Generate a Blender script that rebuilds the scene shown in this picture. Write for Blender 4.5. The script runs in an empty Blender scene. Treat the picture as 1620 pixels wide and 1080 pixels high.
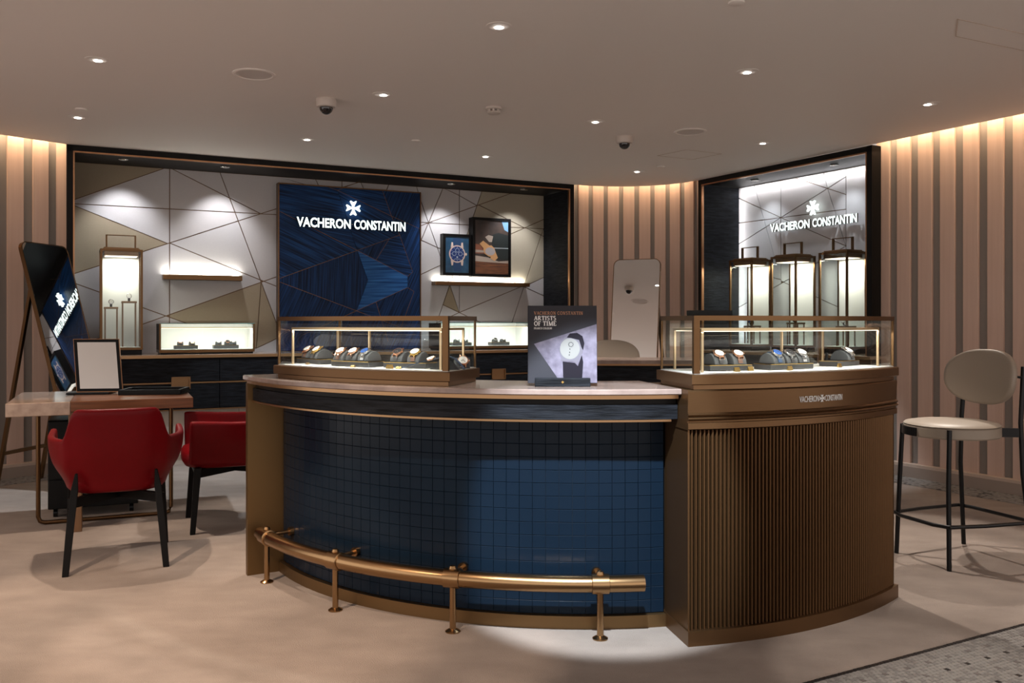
import bpy, bmesh, math, random
from mathutils import Matrix, Vector
random.seed(7)
SC = bpy.context.scene
COL = SC.collection

# ------------------------------------------------------------------ camera
F, HZ, EYE = 1400.0, 510.0, 1.2          # focal length in pixels, horizon row, eye height
cam_d = bpy.data.cameras.new('camera')
cam_d.sensor_width = 36.0
cam_d.lens = F / 1620.0 * 36.0
cam_d.shift_y = -(540.0 - HZ) / 1620.0
cam_d.clip_start = 0.05
cam = bpy.data.objects.new('camera', cam_d)
cam.location = (0, 0, EYE)
cam.rotation_euler = (math.pi / 2, 0, 0)
COL.objects.link(cam)
SC.camera = cam

# ------------------------------------------------------------------ exposure, world
SC.view_settings.view_transform = 'Standard'
SC.view_settings.look = 'None'
SC.view_settings.gamma = 1.0
SC.view_settings.use_curve_mapping = False
SC.view_settings.exposure = 0.45
SC.cycles.use_denoising = True
SC.cycles.sample_clamp_indirect = 4.0
SC.cycles.caustics_reflective = False
SC.cycles.caustics_refractive = False
SC.cycles.max_bounces = 10
SC.cycles.transparent_max_bounces = 24
W = bpy.data.worlds.new('mall_light')
SC.world = W
W.use_nodes = True
W.node_tree.nodes['Background'].inputs[0].default_value = (1.0, 0.89, 0.82, 1)
W.node_tree.nodes['Background'].inputs[1].default_value = 1.0

CEIL = 2.62
WARM, COOL, NEUT = (1.0, 0.78, 0.58), (0.82, 0.92, 1.0), (1.0, 0.90, 0.80)

def spot(loc, tgt, power, angle=45, color=NEUT, blend=0.35, radius=0.03):
    d = bpy.data.lights.new('spot_beam', 'SPOT')
    d.energy = power; d.color = color; d.spot_size = math.radians(angle); d.spot_blend = blend
    d.shadow_soft_size = radius
    o = bpy.data.objects.new('spot_beam', d); COL.objects.link(o)
    o.location = loc
    o.rotation_euler = (Vector(tgt) - Vector(loc)).to_track_quat('-Z', 'Y').to_euler()
    return o

def area(loc, aim, sx, sy, power, color, xdir=None):
    d = bpy.data.lights.new('strip_light', 'AREA')
    d.shape = 'RECTANGLE'; d.size = sx; d.size_y = sy; d.energy = power; d.color = color
    o = bpy.data.objects.new('strip_light', d); COL.objects.link(o)
    z = -Vector(aim).normalized()
    x = Vector(xdir) if xdir else Vector((1, 0, 0))
    x = (x - z * x.dot(z)).normalized()
    y = z.cross(x)
    m = Matrix((x, y, z)).transposed().to_4x4(); m.translation = Vector(loc)
    o.matrix_world = m
    return o

# downlights seen in the ceiling: pixel, aim offset, power, cone, colour
DOWN = [((154, 94), (0.05, -0.30), 110, 62, (1.0, .82, .66)), ((123, 185), (0.15, 0.0), 120, 60, COOL),
        ((605, 149), (-0.35, -0.25), 95, 50, NEUT), ((487, 220), (-0.3, 0.9), 70, 55, COOL),
        ((789, 41), (-.6, -0.5), 60, 42, NEUT), ((943, 192), (0.2, 0.1), 100, 50, NEUT),
        ((770, 247), (-0.2, 1.2), 70, 55, COOL), ((1183, 113), (0.3, -0.6), 120, 50, NEUT),
        ((1472, 164), (-0.55, -1.0), 110, 40, NEUT), ((1208, 226), (0.2, 0.2), 90, 50, COOL),
        ((1010, 271), (0.3, 0.2), 70, 60, NEUT)]
DOWN_POS = []
for (dx, dy), off, pw, an, co in DOWN:
    D = (CEIL - EYE) * F / (HZ - dy)
    p = ((dx - 810) / F * D, D)
    DOWN_POS.append(p)
    spot((p[0], p[1], CEIL - 0.035), (p[0] + off[0], p[1] + off[1], 0), pw, an, co)
# downlights of the same ceiling above and beside the photographer
NEAR = [((0.15, 1.75), (0.36, 3.48, 0.50), 600, 24, COOL), ((-2.2, 1.9), (-1.5, 3.3, 0), 220, 44, (1.0, .74, .54)),
        ((-0.7, 2.0), (-0.75, 3.25, 0), 115, 40, (1.0, .76, .58)), ((2.0, 2.2), (1.9, 3.25, 0), 50, 36, NEUT),
        ((1.0, 1.3), (1.35, 3.0, 0.0), 80, 18, NEUT), ((-3.4, 3.0), (-3.0, 4.2, 0), 60, 50, (1.0, .76, .58))]
for p, t, pw, an, co in NEAR:
    DOWN_POS.append(p)
    spot((p[0], p[1], CEIL - 0.035), t, pw, an, co)

# ------------------------------------------------------------------ helpers
def fpt(x, y, z=0.0):                       # a photographed point at height z -> plan position
    D = (EYE - z) * F / (y - HZ)
    return Vector(((x - 810) / F * D, D, z))
def at(x, y, D):
    return Vector(((x - 810) / F * D, D, EYE + (HZ - y) / F * D))

class Frame:                                # a wall's own frame: s along, d into the wall, z up
    def __init__(self, o, ang):
        self.o = Vector((o[0], o[1], 0)); self.ang = math.radians(ang)
        self.u = Vector((math.cos(self.ang), math.sin(self.ang), 0))
        self.v = Vector((-math.sin(self.ang), math.cos(self.ang), 0))
    def s(self, px, d):                     # along-wall coordinate of an image column at depth d
        k = (px - 810) / F
        b = self.o + self.v * d
        return (k * b.y - b.x) / (self.u.x - k * self.u.y)
    def sz(self, px, py, d):
        s = self.s(px, d)
        D = (self.o + self.v * d + self.u * s).y
        return s, EYE + (HZ - py) / F * D
    def w(self, s, d, z=0.0):
        return self.o + self.u * s + self.v * d + Vector((0, 0, z))
BN = Frame((-3.55, 7.05), 26.3)
RN = Frame((1.864, 8.85), -60.2)
CC = Vector((0.289, 5.103, 0))              # centre of the round counter
def pol(r, a, z=0.0):                       # a in degrees, 0 faces the photographer
    t = math.radians(a)
    return Vector((CC.x + r * math.sin(t), CC.y - r * math.cos(t), z))

class MB:
    def __init__(self): self.v = []; self.f = []; self.m = []
    def quad_box(self, o, ux, uy, uz, mi=0):
        o, ux, uy, uz = map(Vector, (o, ux, uy, uz)); n = len(self.v)
        self.v += [o, o + ux, o + ux + uy, o + uy, o + uz, o + ux + uz, o + ux + uy + uz, o + uy + uz]
        fs = [(0, 3, 2, 1), (4, 5, 6, 7), (0, 1, 5, 4), (1, 2, 6, 5), (2, 3, 7, 6), (3, 0, 4, 7)]
        if ux.cross(uy).dot(uz) < 0: fs = [tuple(reversed(q)) for q in fs]
        self.f += [tuple(n + i for i in q) for q in fs]; self.m += [mi] * 6
        return self
    def box(self, x0, x1, y0, y1, z0, z1, mi=0):
        return self.quad_box((x0, y0, z0), (x1 - x0, 0, 0), (0, y1 - y0, 0), (0, 0, z1 - z0), mi)
    def cbox(self, x0, x1, y0, y1, z0, z1, b=0.004, mi=0):     # box with chamfered edges
        bm = bmesh.new(); bmesh.ops.create_cube(bm, size=1.0)
        bmesh.ops.scale(bm, vec=(x1 - x0, y1 - y0, z1 - z0), verts=bm.verts)
        bmesh.ops.translate(bm, vec=((x0 + x1) / 2, (y0 + y1) / 2, (z0 + z1) / 2), verts=bm.verts)
        bmesh.ops.bevel(bm, geom=bm.edges[:], offset=b, segments=2, affect='EDGES', profile=0.5)
        self.bm(bm, mi); return self
    def bm(self, bm, mi=0):
        n = len(self.v); bm.verts.index_update()
        self.v += [v.co.copy() for v in bm.verts]
        for q in bm.faces:
            self.f.append(tuple(n + v.index for v in q.verts)); self.m.append(mi)
        bm.free()
    def prism(self, pts, ext, mi=0):        # closed polygon of 3-D points extruded by a vector
        pts = [Vector(p) for p in pts]; ext = Vector(ext); n = len(self.v); k = len(pts)
        nor = Vector((0, 0, 0))
        for i in range(k): nor += pts[i].cross(pts[(i + 1) % k])
        if nor.dot(ext) < 0: pts.reverse()
        self.v += pts + [p + ext for p in pts]
        self.f.append(tuple(n + i for i in reversed(range(k)))); self.f.append(tuple(n + k + i for i in range(k)))
        for i in range(k):
            j = (i + 1) % k; self.f.append((n + i, n + j, n + k + j, n + k + i))
        self.m += [mi] * (k + 2); return self
    def rings(self, rings, caps=True, closed=False, mi=0):     # skin a list of equal rings
        n = len(self.v); k = len(rings[0])
        for r in rings: self.v += [Vector(p) for p in r]
        m = len(rings)
        for i in range(m if closed else m - 1):
            a = n + i * k; b = n + ((i + 1) % m) * k
            for j in range(k):
                jj = (j + 1) % k
                self.f.append((a + j, a + jj, b + jj, b + j)); self.m.append(mi)
        if caps and not closed:
            self.f.append(tuple(n + j for j in reversed(range(k)))); self.f.append(tuple(n + (m - 1) * k + j for j in range(k)))
            self.m += [mi, mi]
        return self
    def tube(self, pts, r, n=10, closed=False, caps=True, mi=0, up=(0, 0, 1)):
        pts = [Vector(p) for p in pts]; R = r if isinstance(r, (list, tuple)) else [r] * len(pts)
        out = []; k = len(pts); ref = Vector(up)
        for i, p in enumerate(pts):
            a = pts[i - 1] if (i or closed) else p
            b = pts[(i + 1) % k] if (i < k - 1 or closed) else p
            t = (b - a).normalized()
            s = ref if abs(t.dot(ref)) < 0.95 else Vector((1, 0, 0)) if abs(t.x) < 0.9 else Vector((0, 1, 0))
            x = t.cross(s).normalized(); y = x.cross(t).normalized()
            out.append([p + (x * math.cos(2 * math.pi * j / n) + y * math.sin(2 * math.pi * j / n)) * R[i] for j in range(n)])
        self.rings([list(reversed(q)) for q in out] if False else out, caps, closed, mi)
        return self
    def bar(self, a, b, wx, wy, up=(0, 0, 1), mi=0):           # rectangular bar from a to b
        a, b = Vector(a), Vector(b); t = (b - a).normalized(); s = Vector(up)
        if abs(t.dot(s)) > 0.95: s = Vector((0, 1, 0))
        x = t.cross(s).normalized(); y = x.cross(t).normalized()
        return self.quad_box(a - x * wx / 2 - y * wy / 2, x * wx, y * wy, b - a, mi)
    def lathe(self, prof, n=24, o=(0, 0, 0), axis=(0, 0, 1), mi=0):
        o = Vector(o); z = Vector(axis).normalized()
        x = z.orthogonal().normalized(); y = z.cross(x)
        rings = [[o + z * h + (x * math.cos(2 * math.pi * j / n) + y * math.sin(2 * math.pi * j / n)) * max(r, 1e-5) for j in range(n)] for r, h in prof]
        return self.rings(rings, True, False, mi)
    def arc(self, sec, a0, a1, n=40, mi=0): # (r, z) section swept round the counter's centre
        rings = [[pol(r, a0 + (a1 - a0) * i / n, z) for r, z in sec] for i in range(n + 1)]
        return self.rings(rings, True, False, mi)
    def arcbox(self, r0, r1, a0, a1, z0, z1, n=40, mi=0):
        return self.arc([(r0, z0), (r1, z0), (r1, z1), (r0, z1)], a0, a1, n, mi)
    def build(self, name, mats, parent=None, world=False, smooth=False, bevel=0, sub=0):
        me = bpy.data.meshes.new(name)
        vs = self.v
        if world and parent is not None:
            im = ROOTM[parent.name].inverted(); vs = [im @ Vector(p) for p in vs]
        me.from_pydata([tuple(p) for p in vs], [], self.f)
        mats = mats if isinstance(mats, (list, tuple)) else [mats]
        for q in mats: me.materials.append(q)
        if len(mats) > 1: me.polygons.foreach_set('material_index', self.m)
        bm = bmesh.new(); bm.from_mesh(me)
        bmesh.ops.recalc_face_normals(bm, faces=bm.faces[:]); bm.to_mesh(me); bm.free()
        o = bpy.data.objects.new(name, me); COL.objects.link(o)
        if parent is not None: o.parent = parent
        if bevel:
            b = o.modifiers.new('bevel', 'BEVEL'); b.width = bevel; b.segments = 2; b.limit_method = 'ANGLE'
        if sub:
            s = o.modifiers.new('subdivision', 'SUBSURF'); s.levels = sub; s.render_levels = sub
        if smooth:
            try: me.shade_auto_smooth(angle=math.radians(35))
            except Exception:
                me.polygons.foreach_set('use_smooth', [True] * len(me.polygons))
                if smooth != 'all':
                    me.set_sharp_from_angle(angle=math.radians(35))
        return o
ROOTM = {}
def thing(name, label, cat, loc=(0, 0, 0), rot=0.0, group=None):
    o = bpy.data.objects.new(name, None); COL.objects.link(o)
    o.empty_display_size = 0.1
    o.location = loc; o.rotation_euler = (0, 0, rot)
    ROOTM[o.name] = Matrix.Translation(Vector(loc)) @ Matrix.Rotation(rot, 4, 'Z')
    o['label'] = label; o['category'] = cat
    if group: o['group'] = group
    return o
def tag(o, label, cat, group=None):
    o['label'] = label; o['category'] = cat
    if group: o['group'] = group
    return o
def place(o, loc, rot=0.0):
    o.location = loc; o.rotation_euler = (0, 0, rot); return o
def struct(o): o['kind'] = 'structure'; return o
def copy_tree(o, parent=None):
    c = o.copy(); COL.objects.link(c); c.parent = parent
    for ch in list(o.children): copy_tree(ch, c)
    return c

# ------------------------------------------------------------------ materials
def mat(name, col, rough=0.5, metal=0.0, vary=None, bump=None, spec=None, coat=0.0, emit=None, sheen=0.0):
    """vary=(scale, (sx,sy,sz), second colour)  bump=(scale, (sx,sy,sz), strength)"""
    m = bpy.data.materials.new(name); m.use_nodes = True
    nt = m.node_tree; b = nt.nodes['Principled BSDF']
    b.inputs['Base Color'].default_value = (*col, 1); b.inputs['Roughness'].default_value = rough
    b.inputs['Metallic'].default_value = metal
    if spec is not None: b.inputs['Specular IOR Level'].default_value = spec
    if coat: b.inputs['Coat Weight'].default_value = coat; b.inputs['Coat Roughness'].default_value = 0.08
    if sheen: b.inputs['Sheen Weight'].default_value = sheen
    if emit: b.inputs['Emission Color'].default_value = (*emit[:3], 1); b.inputs['Emission Strength'].default_value = emit[3]
    tc = None
    def noise(scale, st, detail=4.0):
        nonlocal tc
        tc = tc or nt.nodes.new('ShaderNodeTexCoord')
        mp = nt.nodes.new('ShaderNodeMapping'); mp.inputs['Scale'].default_value = st
        nt.links.new(tc.outputs['Object'], mp.inputs['Vector'])
        n = nt.nodes.new('ShaderNodeTexNoise'); n.inputs['Scale'].default_value = scale; n.inputs['Detail'].default_value = detail
        nt.links.new(mp.outputs[0], n.inputs['Vector']); return n
    if vary:
        n = noise(vary[0], vary[1])
        r = nt.nodes.new('ShaderNodeValToRGB')
        r.color_ramp.elements[0].position = vary[3] if len(vary) > 3 else 0.35
        r.color_ramp.elements[1].position = vary[4] if len(vary) > 4 else 0.65
        r.color_ramp.elements[0].color = (*col, 1); r.color_ramp.elements[1].color = (*vary[2], 1)
        nt.links.new(n.outputs['Fac'], r.inputs['Fac']); nt.links.new(r.outputs[0], b.inputs['Base Color'])
    if bump:
        n = noise(bump[0], bump[1], 6.0)
        bp = nt.nodes.new('ShaderNodeBump'); bp.inputs['Strength'].default_value = bump[2]; bp.inputs['Distance'].default_value = 0.01
        nt.links.new(n.outputs['Fac'], bp.inputs['Height']); nt.links.new(bp.outputs[0], b.inputs['Normal'])
    return m
def emission(name, col, s):
    m = bpy.data.materials.new(name); m.use_nodes = True; nt = m.node_tree
    nt.nodes.remove(nt.nodes['Principled BSDF'])
    e = nt.nodes.new('ShaderNodeEmission'); e.inputs[0].default_value = (*col, 1); e.inputs[1].default_value = s
    nt.links.new(e.outputs[0], nt.nodes['Material Output'].inputs[0]); return m
def glass_mat(name, tint=(0.96, 0.985, 0.98), refl=1.0):
    m = bpy.data.materials.new(name); m.use_nodes = True; nt = m.node_tree
    nt.nodes.remove(nt.nodes['Principled BSDF'])
    t = nt.nodes.new('ShaderNodeBsdfTransparent'); t.inputs[0].default_value = (*tint, 1)
    g = nt.nodes.new('ShaderNodeBsdfGlossy'); g.inputs['Roughness'].default_value = 0.01
    fr = nt.nodes.new('ShaderNodeFresnel'); fr.inputs[0].default_value = 1.45
    mu = nt.nodes.new('ShaderNodeMath'); mu.operation = 'MULTIPLY'; mu.inputs[1].default_value = refl
    mx = nt.nodes.new('ShaderNodeMixShader')
    ge = nt.nodes.new('ShaderNodeNewGeometry'); su = nt.nodes.new('ShaderNodeMath'); su.operation = 'SUBTRACT'; su.inputs[0].default_value = refl
    nt.links.new(ge.outputs['Backfacing'], su.inputs[1]); nt.links.new(su.outputs[0], mu.inputs[1])
    nt.links.new(fr.outputs[0], mu.inputs[0]); nt.links.new(mu.outputs[0], mx.inputs[0])
    nt.links.new(t.outputs[0], mx.inputs[1]); nt.links.new(g.outputs[0], mx.inputs[2])
    nt.links.new(mx.outputs[0], nt.nodes['Material Output'].inputs[0]); return m

M = {}
M['carpet'] = mat('carpet', (.35, .282, .24), .95, vary=(5.0, (1, 1.6, 1), (.265, .21, .175), .3, .75), bump=(260, (1, 1, 1), .7), sheen=.15)
M['ceiling'] = mat('painted_ceiling', (.86, .81, .775), .6, spec=.25)
M['batten'] = mat('pink_oak', (.62, .45, .375), .55, vary=(9, (3, 3, .12), (.57, .405, .33)), spec=.3)
M['gap'] = mat('taupe_groove', (.25, .22, .20), .8)
M['base'] = mat('baseboard_paint', (.34, .27, .23), .5)
M['baselip'] = mat('baseboard_lip', (.55, .44, .37), .5)
M['blackwood'] = mat('black_stained_oak', (.006, .0065, .008), .5, vary=(7, (1.2, 1.2, 9), (.016, .018, .023)), bump=(14, (.8, .8, 9), .4), spec=.1)
M['darkframe'] = mat('dark_frame_wood', (.010, .009, .0085), .45, bump=(14, (6, 6, 1), .1), spec=.12)
M['copper'] = mat('copper_edge', (.48, .25, .13), .3, 1.0)
M['bronze'] = mat('brushed_bronze', (.165, .093, .045), .34, 1.0, bump=(60, (1, 1, 14), .05))
M['bronzepale'] = mat('bronze_strip', (.40, .245, .13), .3, 1.0)  # paler bronze for the strips, rails and pulls
M['bronzedk'] = mat('dark_bronze', (.22, .13, .07), .38, 1.0)
M['reed'] = mat('reeded_bronze', (.125, .064, .027), .4, .75, bump=(30, (6, 6, .3), .08))
M['gapdark'] = mat('dark_groove_bronze', (.022, .012, .006), .6)
M['band'] = mat('bronze_band', (.15, .082, .038), .36, .85, bump=(40, (.3, .3, 12), .04))
M['plinth'] = mat('brass_plinth', (.21, .13, .06), .4, .9)
M['endpanel'] = mat('brass_end_panel', (.175, .105, .044), .42, .85, bump=(40, (1, 1, 10), .04))
M['brass'] = mat('polished_antique_brass', (.37, .235, .12), .25, 1.0)
M['champ'] = mat('champagne_metal', (.78, .58, .36), .35, 1.0)
M['tile'] = mat('midnight_blue_tile', (.0046, .0115, .0225), .24, vary=(2.0, (1, 1, 1), (.006, .0145, .028)), spec=.16)
M['grout'] = mat('dark_grout', (.008, .014, .024), .6)
M['marble'] = mat('rose_marble', (.33, .25, .22), .16, vary=(9, (1, 1, 1), (.20, .14, .12), .40, .72), bump=(60, (1, 1, 1), .03))
M['travertine'] = mat('beige_marble', (.40, .295, .23), .14, vary=(22, (1, 1, 1), (.28, .195, .15), .35, .7))
M['walnut'] = mat('walnut', (.105, .038, .016), .3, vary=(5, (.7, 14, 14), (.18, .07, .03)), spec=.3)
M['walnutleg'] = mat('light_walnut', (.20, .10, .045), .35, vary=(5, (9, 9, .5), (.16, .08, .035)))
M['red'] = mat('red_leather', (.15, .0010, .0038), .42, vary=(40, (1, 1, 1), (.14, .001, .0036)), bump=(220, (1, 1, 1), .06), spec=.16)
M['blackleg'] = mat('black_wood_leg', (.005, .0045, .0045), .4, spec=.12)
M['beige'] = mat('beige_leather', (.30, .25, .20), .45, bump=(240, (1, 1, 1), .05))
M['blackmetal'] = mat('black_steel', (.012, .012, .013), .35, .6)
M['linen'] = mat('silver_linen_panel', (.56, .54, .545), .75, vary=(160, (1, 1, 12), (.48, .46, .46)), bump=(420, (1, 1, 1), .15))
M['linen2'] = mat('silver_linen_panel_cross', (.54, .51, .51), .7, vary=(160, (12, 1, 1), (.48, .455, .45)), bump=(420, (1, 1, 1), .15))
M['taupe'] = mat('taupe_linen_panel', (.38, .315, .225), .8, vary=(150, (1, 1, 10), (.32, .26, .18)), bump=(420, (1, 1, 1), .2))
M['beigelin'] = mat('beige_linen_panel', (.43, .38, .295), .8, vary=(150, (1, 1, 10), (.37, .32, .24)), bump=(420, (1, 1, 1), .2))
M['inlay'] = mat('bronze_inlay', (.16, .095, .055), .4, .7)
M['cream'] = mat('cream_panel', (.52, .46, .40), .6)
M['white'] = mat('white_lining', (.68, .66, .63), .6)
M['case_white'] = mat('case_lining', (.80, .80, .76), .65)
M['fabric_grey'] = mat('grey_suede', (.055, .058, .062), .85)
M['tray'] = mat('charcoal_tray', (.03, .031, .034), .6)
M['gold'] = mat('yellow_gold', (.85, .58, .20), .25, 1.0)
M['rose'] = mat('rose_gold', (.86, .50, .34), .2, 1.0)
M['steel'] = mat('polished_steel', (.80, .80, .82), .15, 1.0)
M['strapblk'] = mat('black_strap', (.02, .019, .02), .5)
M['strapbrn'] = mat('brown_strap', (.11, .05, .03), .5)
M['strapblue'] = mat('blue_strap', (.02, .05, .11), .5)
M['dialw'] = mat('white_dial', (.85, .84, .80), .3)
M['dialb'] = mat('blue_dial', (.02, .06, .20), .25)
M['dialk'] = mat('black_dial', (.02, .02, .022), .25)
M['black'] = mat('black_lacquer', (.005, .005, .0055), .35, spec=.16)
M['plastic'] = mat('white_plastic', (.62, .55, .50), .45)
M['speaker'] = mat('speaker_grille', (.66, .61, .58), .8, bump=(500, (1, 1, 1), .3))
M['dome'] = mat('smoked_dome', (.012, .012, .014), .06, coat=.6)
M['darkhole'] = mat('dark_baffle', (.02, .02, .02), .5)
M['chrome'] = mat('chrome', (.75, .75, .76), .12, 1.0)
M['mirror'] = mat('mirror_glass', (.86, .87, .87), .015, 1.0)
M['glass'] = glass_mat('clear_glass')
M['glassedge'] = mat('green_glass_edge', (.12, .30, .27), .15)
M['lens'] = emission('lamp_lens', (1.0, .95, .88), 14)
M['sign'] = emission('lit_letter', (.86, 1.0, .96), 1.7)
M['signside'] = mat('letter_return', (.10, .085, .07), .4)
M['led'] = emission('led_strip', (1.0, .84, .62), 2.6)
M['ledwarm'] = emission('warm_led_strip', (1.0, .72, .42), 5)
M['page'] = mat('paper', (.75, .72, .66), .8)
M['cover'] = mat('slate_cover', (.030, .030, .038), .5, spec=.2)
M['coverphoto'] = mat('lilac_stone_print', (.20, .18, .25), .5, vary=(26, (1, 1, 1), (.08, .068, .105), .3, .7))
M['inkwhite'] = mat('white_ink', (.82, .82, .82), .5)
M['inkcopper'] = mat('copper_ink', (.36, .17, .09), .4)
M['mos0'] = mat('mosaic_pale', (.29, .275, .262), .4)
M['mos1'] = mat('mosaic_grey', (.22, .208, .20), .4)
M['mos2'] = mat('mosaic_taupe', (.16, .14, .135), .4)
M['mos3'] = mat('mosaic_black', (.018, .017, .018), .35)
M['mosgrout'] = mat('mosaic_grout', (.25, .22, .20), .8)
def straw(name, ang, c0, c1):
    m = bpy.data.materials.new(name); m.use_nodes = True; nt = m.node_tree; b = nt.nodes['Principled BSDF']
    b.inputs['Roughness'].default_value = .4; b.inputs['Specular IOR Level'].default_value = .16
    tc = nt.nodes.new('ShaderNodeTexCoord')
    m1 = nt.nodes.new('ShaderNodeMapping'); m1.inputs['Rotation'].default_value = (0, math.radians(ang), 0)
    m2 = nt.nodes.new('ShaderNodeMapping'); m2.inputs['Scale'].default_value = (2.2, 1, 75)
    nt.links.new(tc.outputs['Object'], m1.inputs[0]); nt.links.new(m1.outputs[0], m2.inputs[0])
    n = nt.nodes.new('ShaderNodeTexNoise'); n.inputs['Scale'].default_value = 1.0; n.inputs['Detail'].default_value = 5
    nt.links.new(m2.outputs[0], n.inputs['Vector'])
    r = nt.nodes.new('ShaderNodeValToRGB'); e = r.color_ramp.elements
    e[0].position = .36; e[0].color = (*c0, 1); e[1].position = .72; e[1].color = (*c1, 1)
    nt.links.new(n.outputs['Fac'], r.inputs[0]); nt.links.new(r.outputs[0], b.inputs['Base Color'])
    return m
NAVY0, NAVY1 = (.002, .009, .032), (.013, .08, .27)
M['straw0'] = straw('blue_straw_a', -8, NAVY0, NAVY1)
M['straw1'] = straw('blue_straw_b', 88, NAVY0, (.010, .055, .19))
M['straw2'] = straw('blue_straw_c', 66, NAVY0, (.010, .055, .19))
M['straw3'] = straw('blue_straw_d', -24, NAVY0, NAVY1)
M['straw4'] = straw('spotlit_blue_straw', 2, (.007, .05, .19), (.045, .22, .60))  # spotlight's brightness on the facet is painted into this colour

# ------------------------------------------------------------------ room shell
EDGE = [(-4.95, -2.5), (-4.95, 2.5), (-4.82, 4.2), (-4.45, 5.6), (-4.18, 6.25), (-3.86, 6.70), (-3.55, 7.05),
        (0.638, 9.12), (0.82, 9.20), (1.0, 9.24), (1.2, 9.25), (1.40, 9.21), (1.58, 9.13), (1.73, 9.01), (1.864, 8.85),
        (2.87, 7.07), (3.48, 6.02), (4.4, 4.45), (4.95, 3.1), (5.1, 1.0), (5.1, -2.5)]
EDGE = [Vector((x, y, 0)) for x, y in EDGE]
def offset(path, d):                        # d > 0 away from the room (left of travel direction)
    out = []
    for i, p in enumerate(path):
        a = path[max(i - 1, 0)]; b = path[min(i + 1, len(path) - 1)]
        t1 = (p - a).normalized() if i else (b - p).normalized()
        t2 = (b - p).normalized() if i < len(path) - 1 else t1
        n1 = Vector((-t1.y, t1.x, 0)); n2 = Vector((-t2.y, t2.x, 0))
        n = (n1 + n2).normalized(); k = max(n.dot(n1), .5)
        out.append(p + n * d / k)
    return out
def strip(path, d0, d1, z0, z1):            # a wall-like band following a path
    a, b = offset(path, d0), offset(path, d1); mb = MB()
    mb.rings([[p + Vector((0, 0, z0)), q + Vector((0, 0, z0)), q + Vector((0, 0, z1)), p + Vector((0, 0, z1))] for p, q in zip(a, b)])
    return mb

fl = MB().box(-5.4, 5.6, -2.5, 10.2, -0.06, 0.0).build('floor', M['carpet']); struct(fl)
cl = MB(); cl.prism([(p.x, p.y, CEIL) for p in EDGE], (0, 0, .10)); cl = struct(cl.build('ceiling', M['ceiling']))
up = struct(MB().box(-5.6, 5.8, -2.5, 10.4, 3.0, 3.06).build('ceiling_slab', M['ceiling']))
I_L, I_R0, I_R1 = 6, 7, 14                 # path indices of the niche ends
UB, UR = (EDGE[7] - EDGE[6]).normalized() * .033, (EDGE[15] - EDGE[14]).normalized() * .033
WALLS = [('left', EDGE[2:7] + [EDGE[6] + UB], .10, .185), ('centre', [EDGE[7] - UB] + EDGE[7:15] + [EDGE[14] + UR], .10, .168), ('right', [EDGE[15] - UR] + EDGE[15:19], .10, .185)]
bat = {}
for side, path, off, pitch in WALLS:
    w = struct(strip(path, off + .04, off + .14, 0, 3.0).build('wall_' + side, M['gap']))
    bl = struct(strip(path, off - .035, off + .05, 0, .085).build('baseboard_' + side, M['base']))
    strip(path, off - .03, off + .05, .085, .105).build('baseboard_lip', M['baselip'], bl)
    face = offset(path, off + .042)
    # battens, each one a part
    pts = face[:]
    if side == 'left': pts = list(reversed(pts))
    dist = 0.05; L = 0; limit = {'left': 3.4, 'centre': 9, 'right': 4.6}[side]
    for a, b in zip(pts[:-1], pts[1:]):
        seg = (b - a).length; t = (b - a).normalized()
        nrm = Vector((t.y, -t.x, 0)) if side != 'left' else Vector((-t.y, t.x, 0))
        while dist <= L + seg and dist < limit:
            p = a + t * (dist - L)
            if side not in bat:
                mbx = MB().cbox(-.059, .059, -.024, 0, .10, 2.96, .003)
                o = mbx.build('batten', M['batten'], w); bat[side] = o
            else:
                o = bat[side].copy(); COL.objects.link(o); o.parent = w
            # local -y points into the room
            o.location = p; o.rotation_euler = (0, 0, math.atan2(nrm.x, -nrm.y))
            dist += pitch
        L += seg
# warm light strips hidden above the ceiling's edge
def cove(a, b, power, name='warm light strip'):
    a, b = Vector(a), Vector(b); t = (b - a).normalized(); n = Vector((-t.y, t.x, 0))
    mid = (a + b) / 2 + n * .035 + Vector((0, 0, CEIL + .13))
    area(mid, n * .75 + Vector((0, 0, -.55)), (b - a).length, .03, power * .55, (1.0, .74, .46), t)
cove(EDGE[4], EDGE[5], 5); cove(EDGE[5], EDGE[6], 5); cove(EDGE[3], EDGE[4], 6)
cove(EDGE[15], EDGE[16], 11); cove(EDGE[16], EDGE[17], 16)
cove(EDGE[7], EDGE[9], 2.0); cove(EDGE[9], EDGE[11], 2.0); cove(EDGE[11], EDGE[13], 2.5)

# mosaic floor at the lower right and along the walls
def mosaic_tiles(name, cells, parent, size, z):
    vs, fs, ms = [], [], []
    rnd = random.Random(3)
    for c, ux, uy, mi in cells:
        hx, hy = ux * (size * .46), uy * (size * .46); n = len(vs)
        lo = [c - hx - hy, c + hx - hy, c + hx + hy, c - hx + hy]
        k = .90
        hi = [c + (p - c) * k for p in lo]
        dz = rnd.uniform(-.0004, .0004)
        vs += [(p.x, p.y, z - .003) for p in lo] + [(p.x, p.y, z + dz) for p in hi]
        fs += [(n + 4, n + 5, n + 6, n + 7)] + [(n + i, n + (i + 1) % 4, n + 4 + (i + 1) % 4, n + 4 + i) for i in range(4)]
        ms += [mi] * 5
    me = bpy.data.meshes.new(name); me.from_pydata(vs, [], fs)
    for k in ('mos0', 'mos1', 'mos2', 'mos3'): me.materials.append(M[k])
    me.polygons.foreach_set('material_index', ms)
    o = bpy.data.objects.new(name, me); COL.objects.link(o); o.parent = parent; o['kind'] = 'stuff'
    return o
A0, A1 = fpt(1275, 1080), fpt(1620, 987)
tu = (A1 - A0).normalized(); tv = Vector((tu.y, -tu.x, 0))     # tv points towards the photographer
g = MB(); o0 = A0 - tu * 1.0
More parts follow.
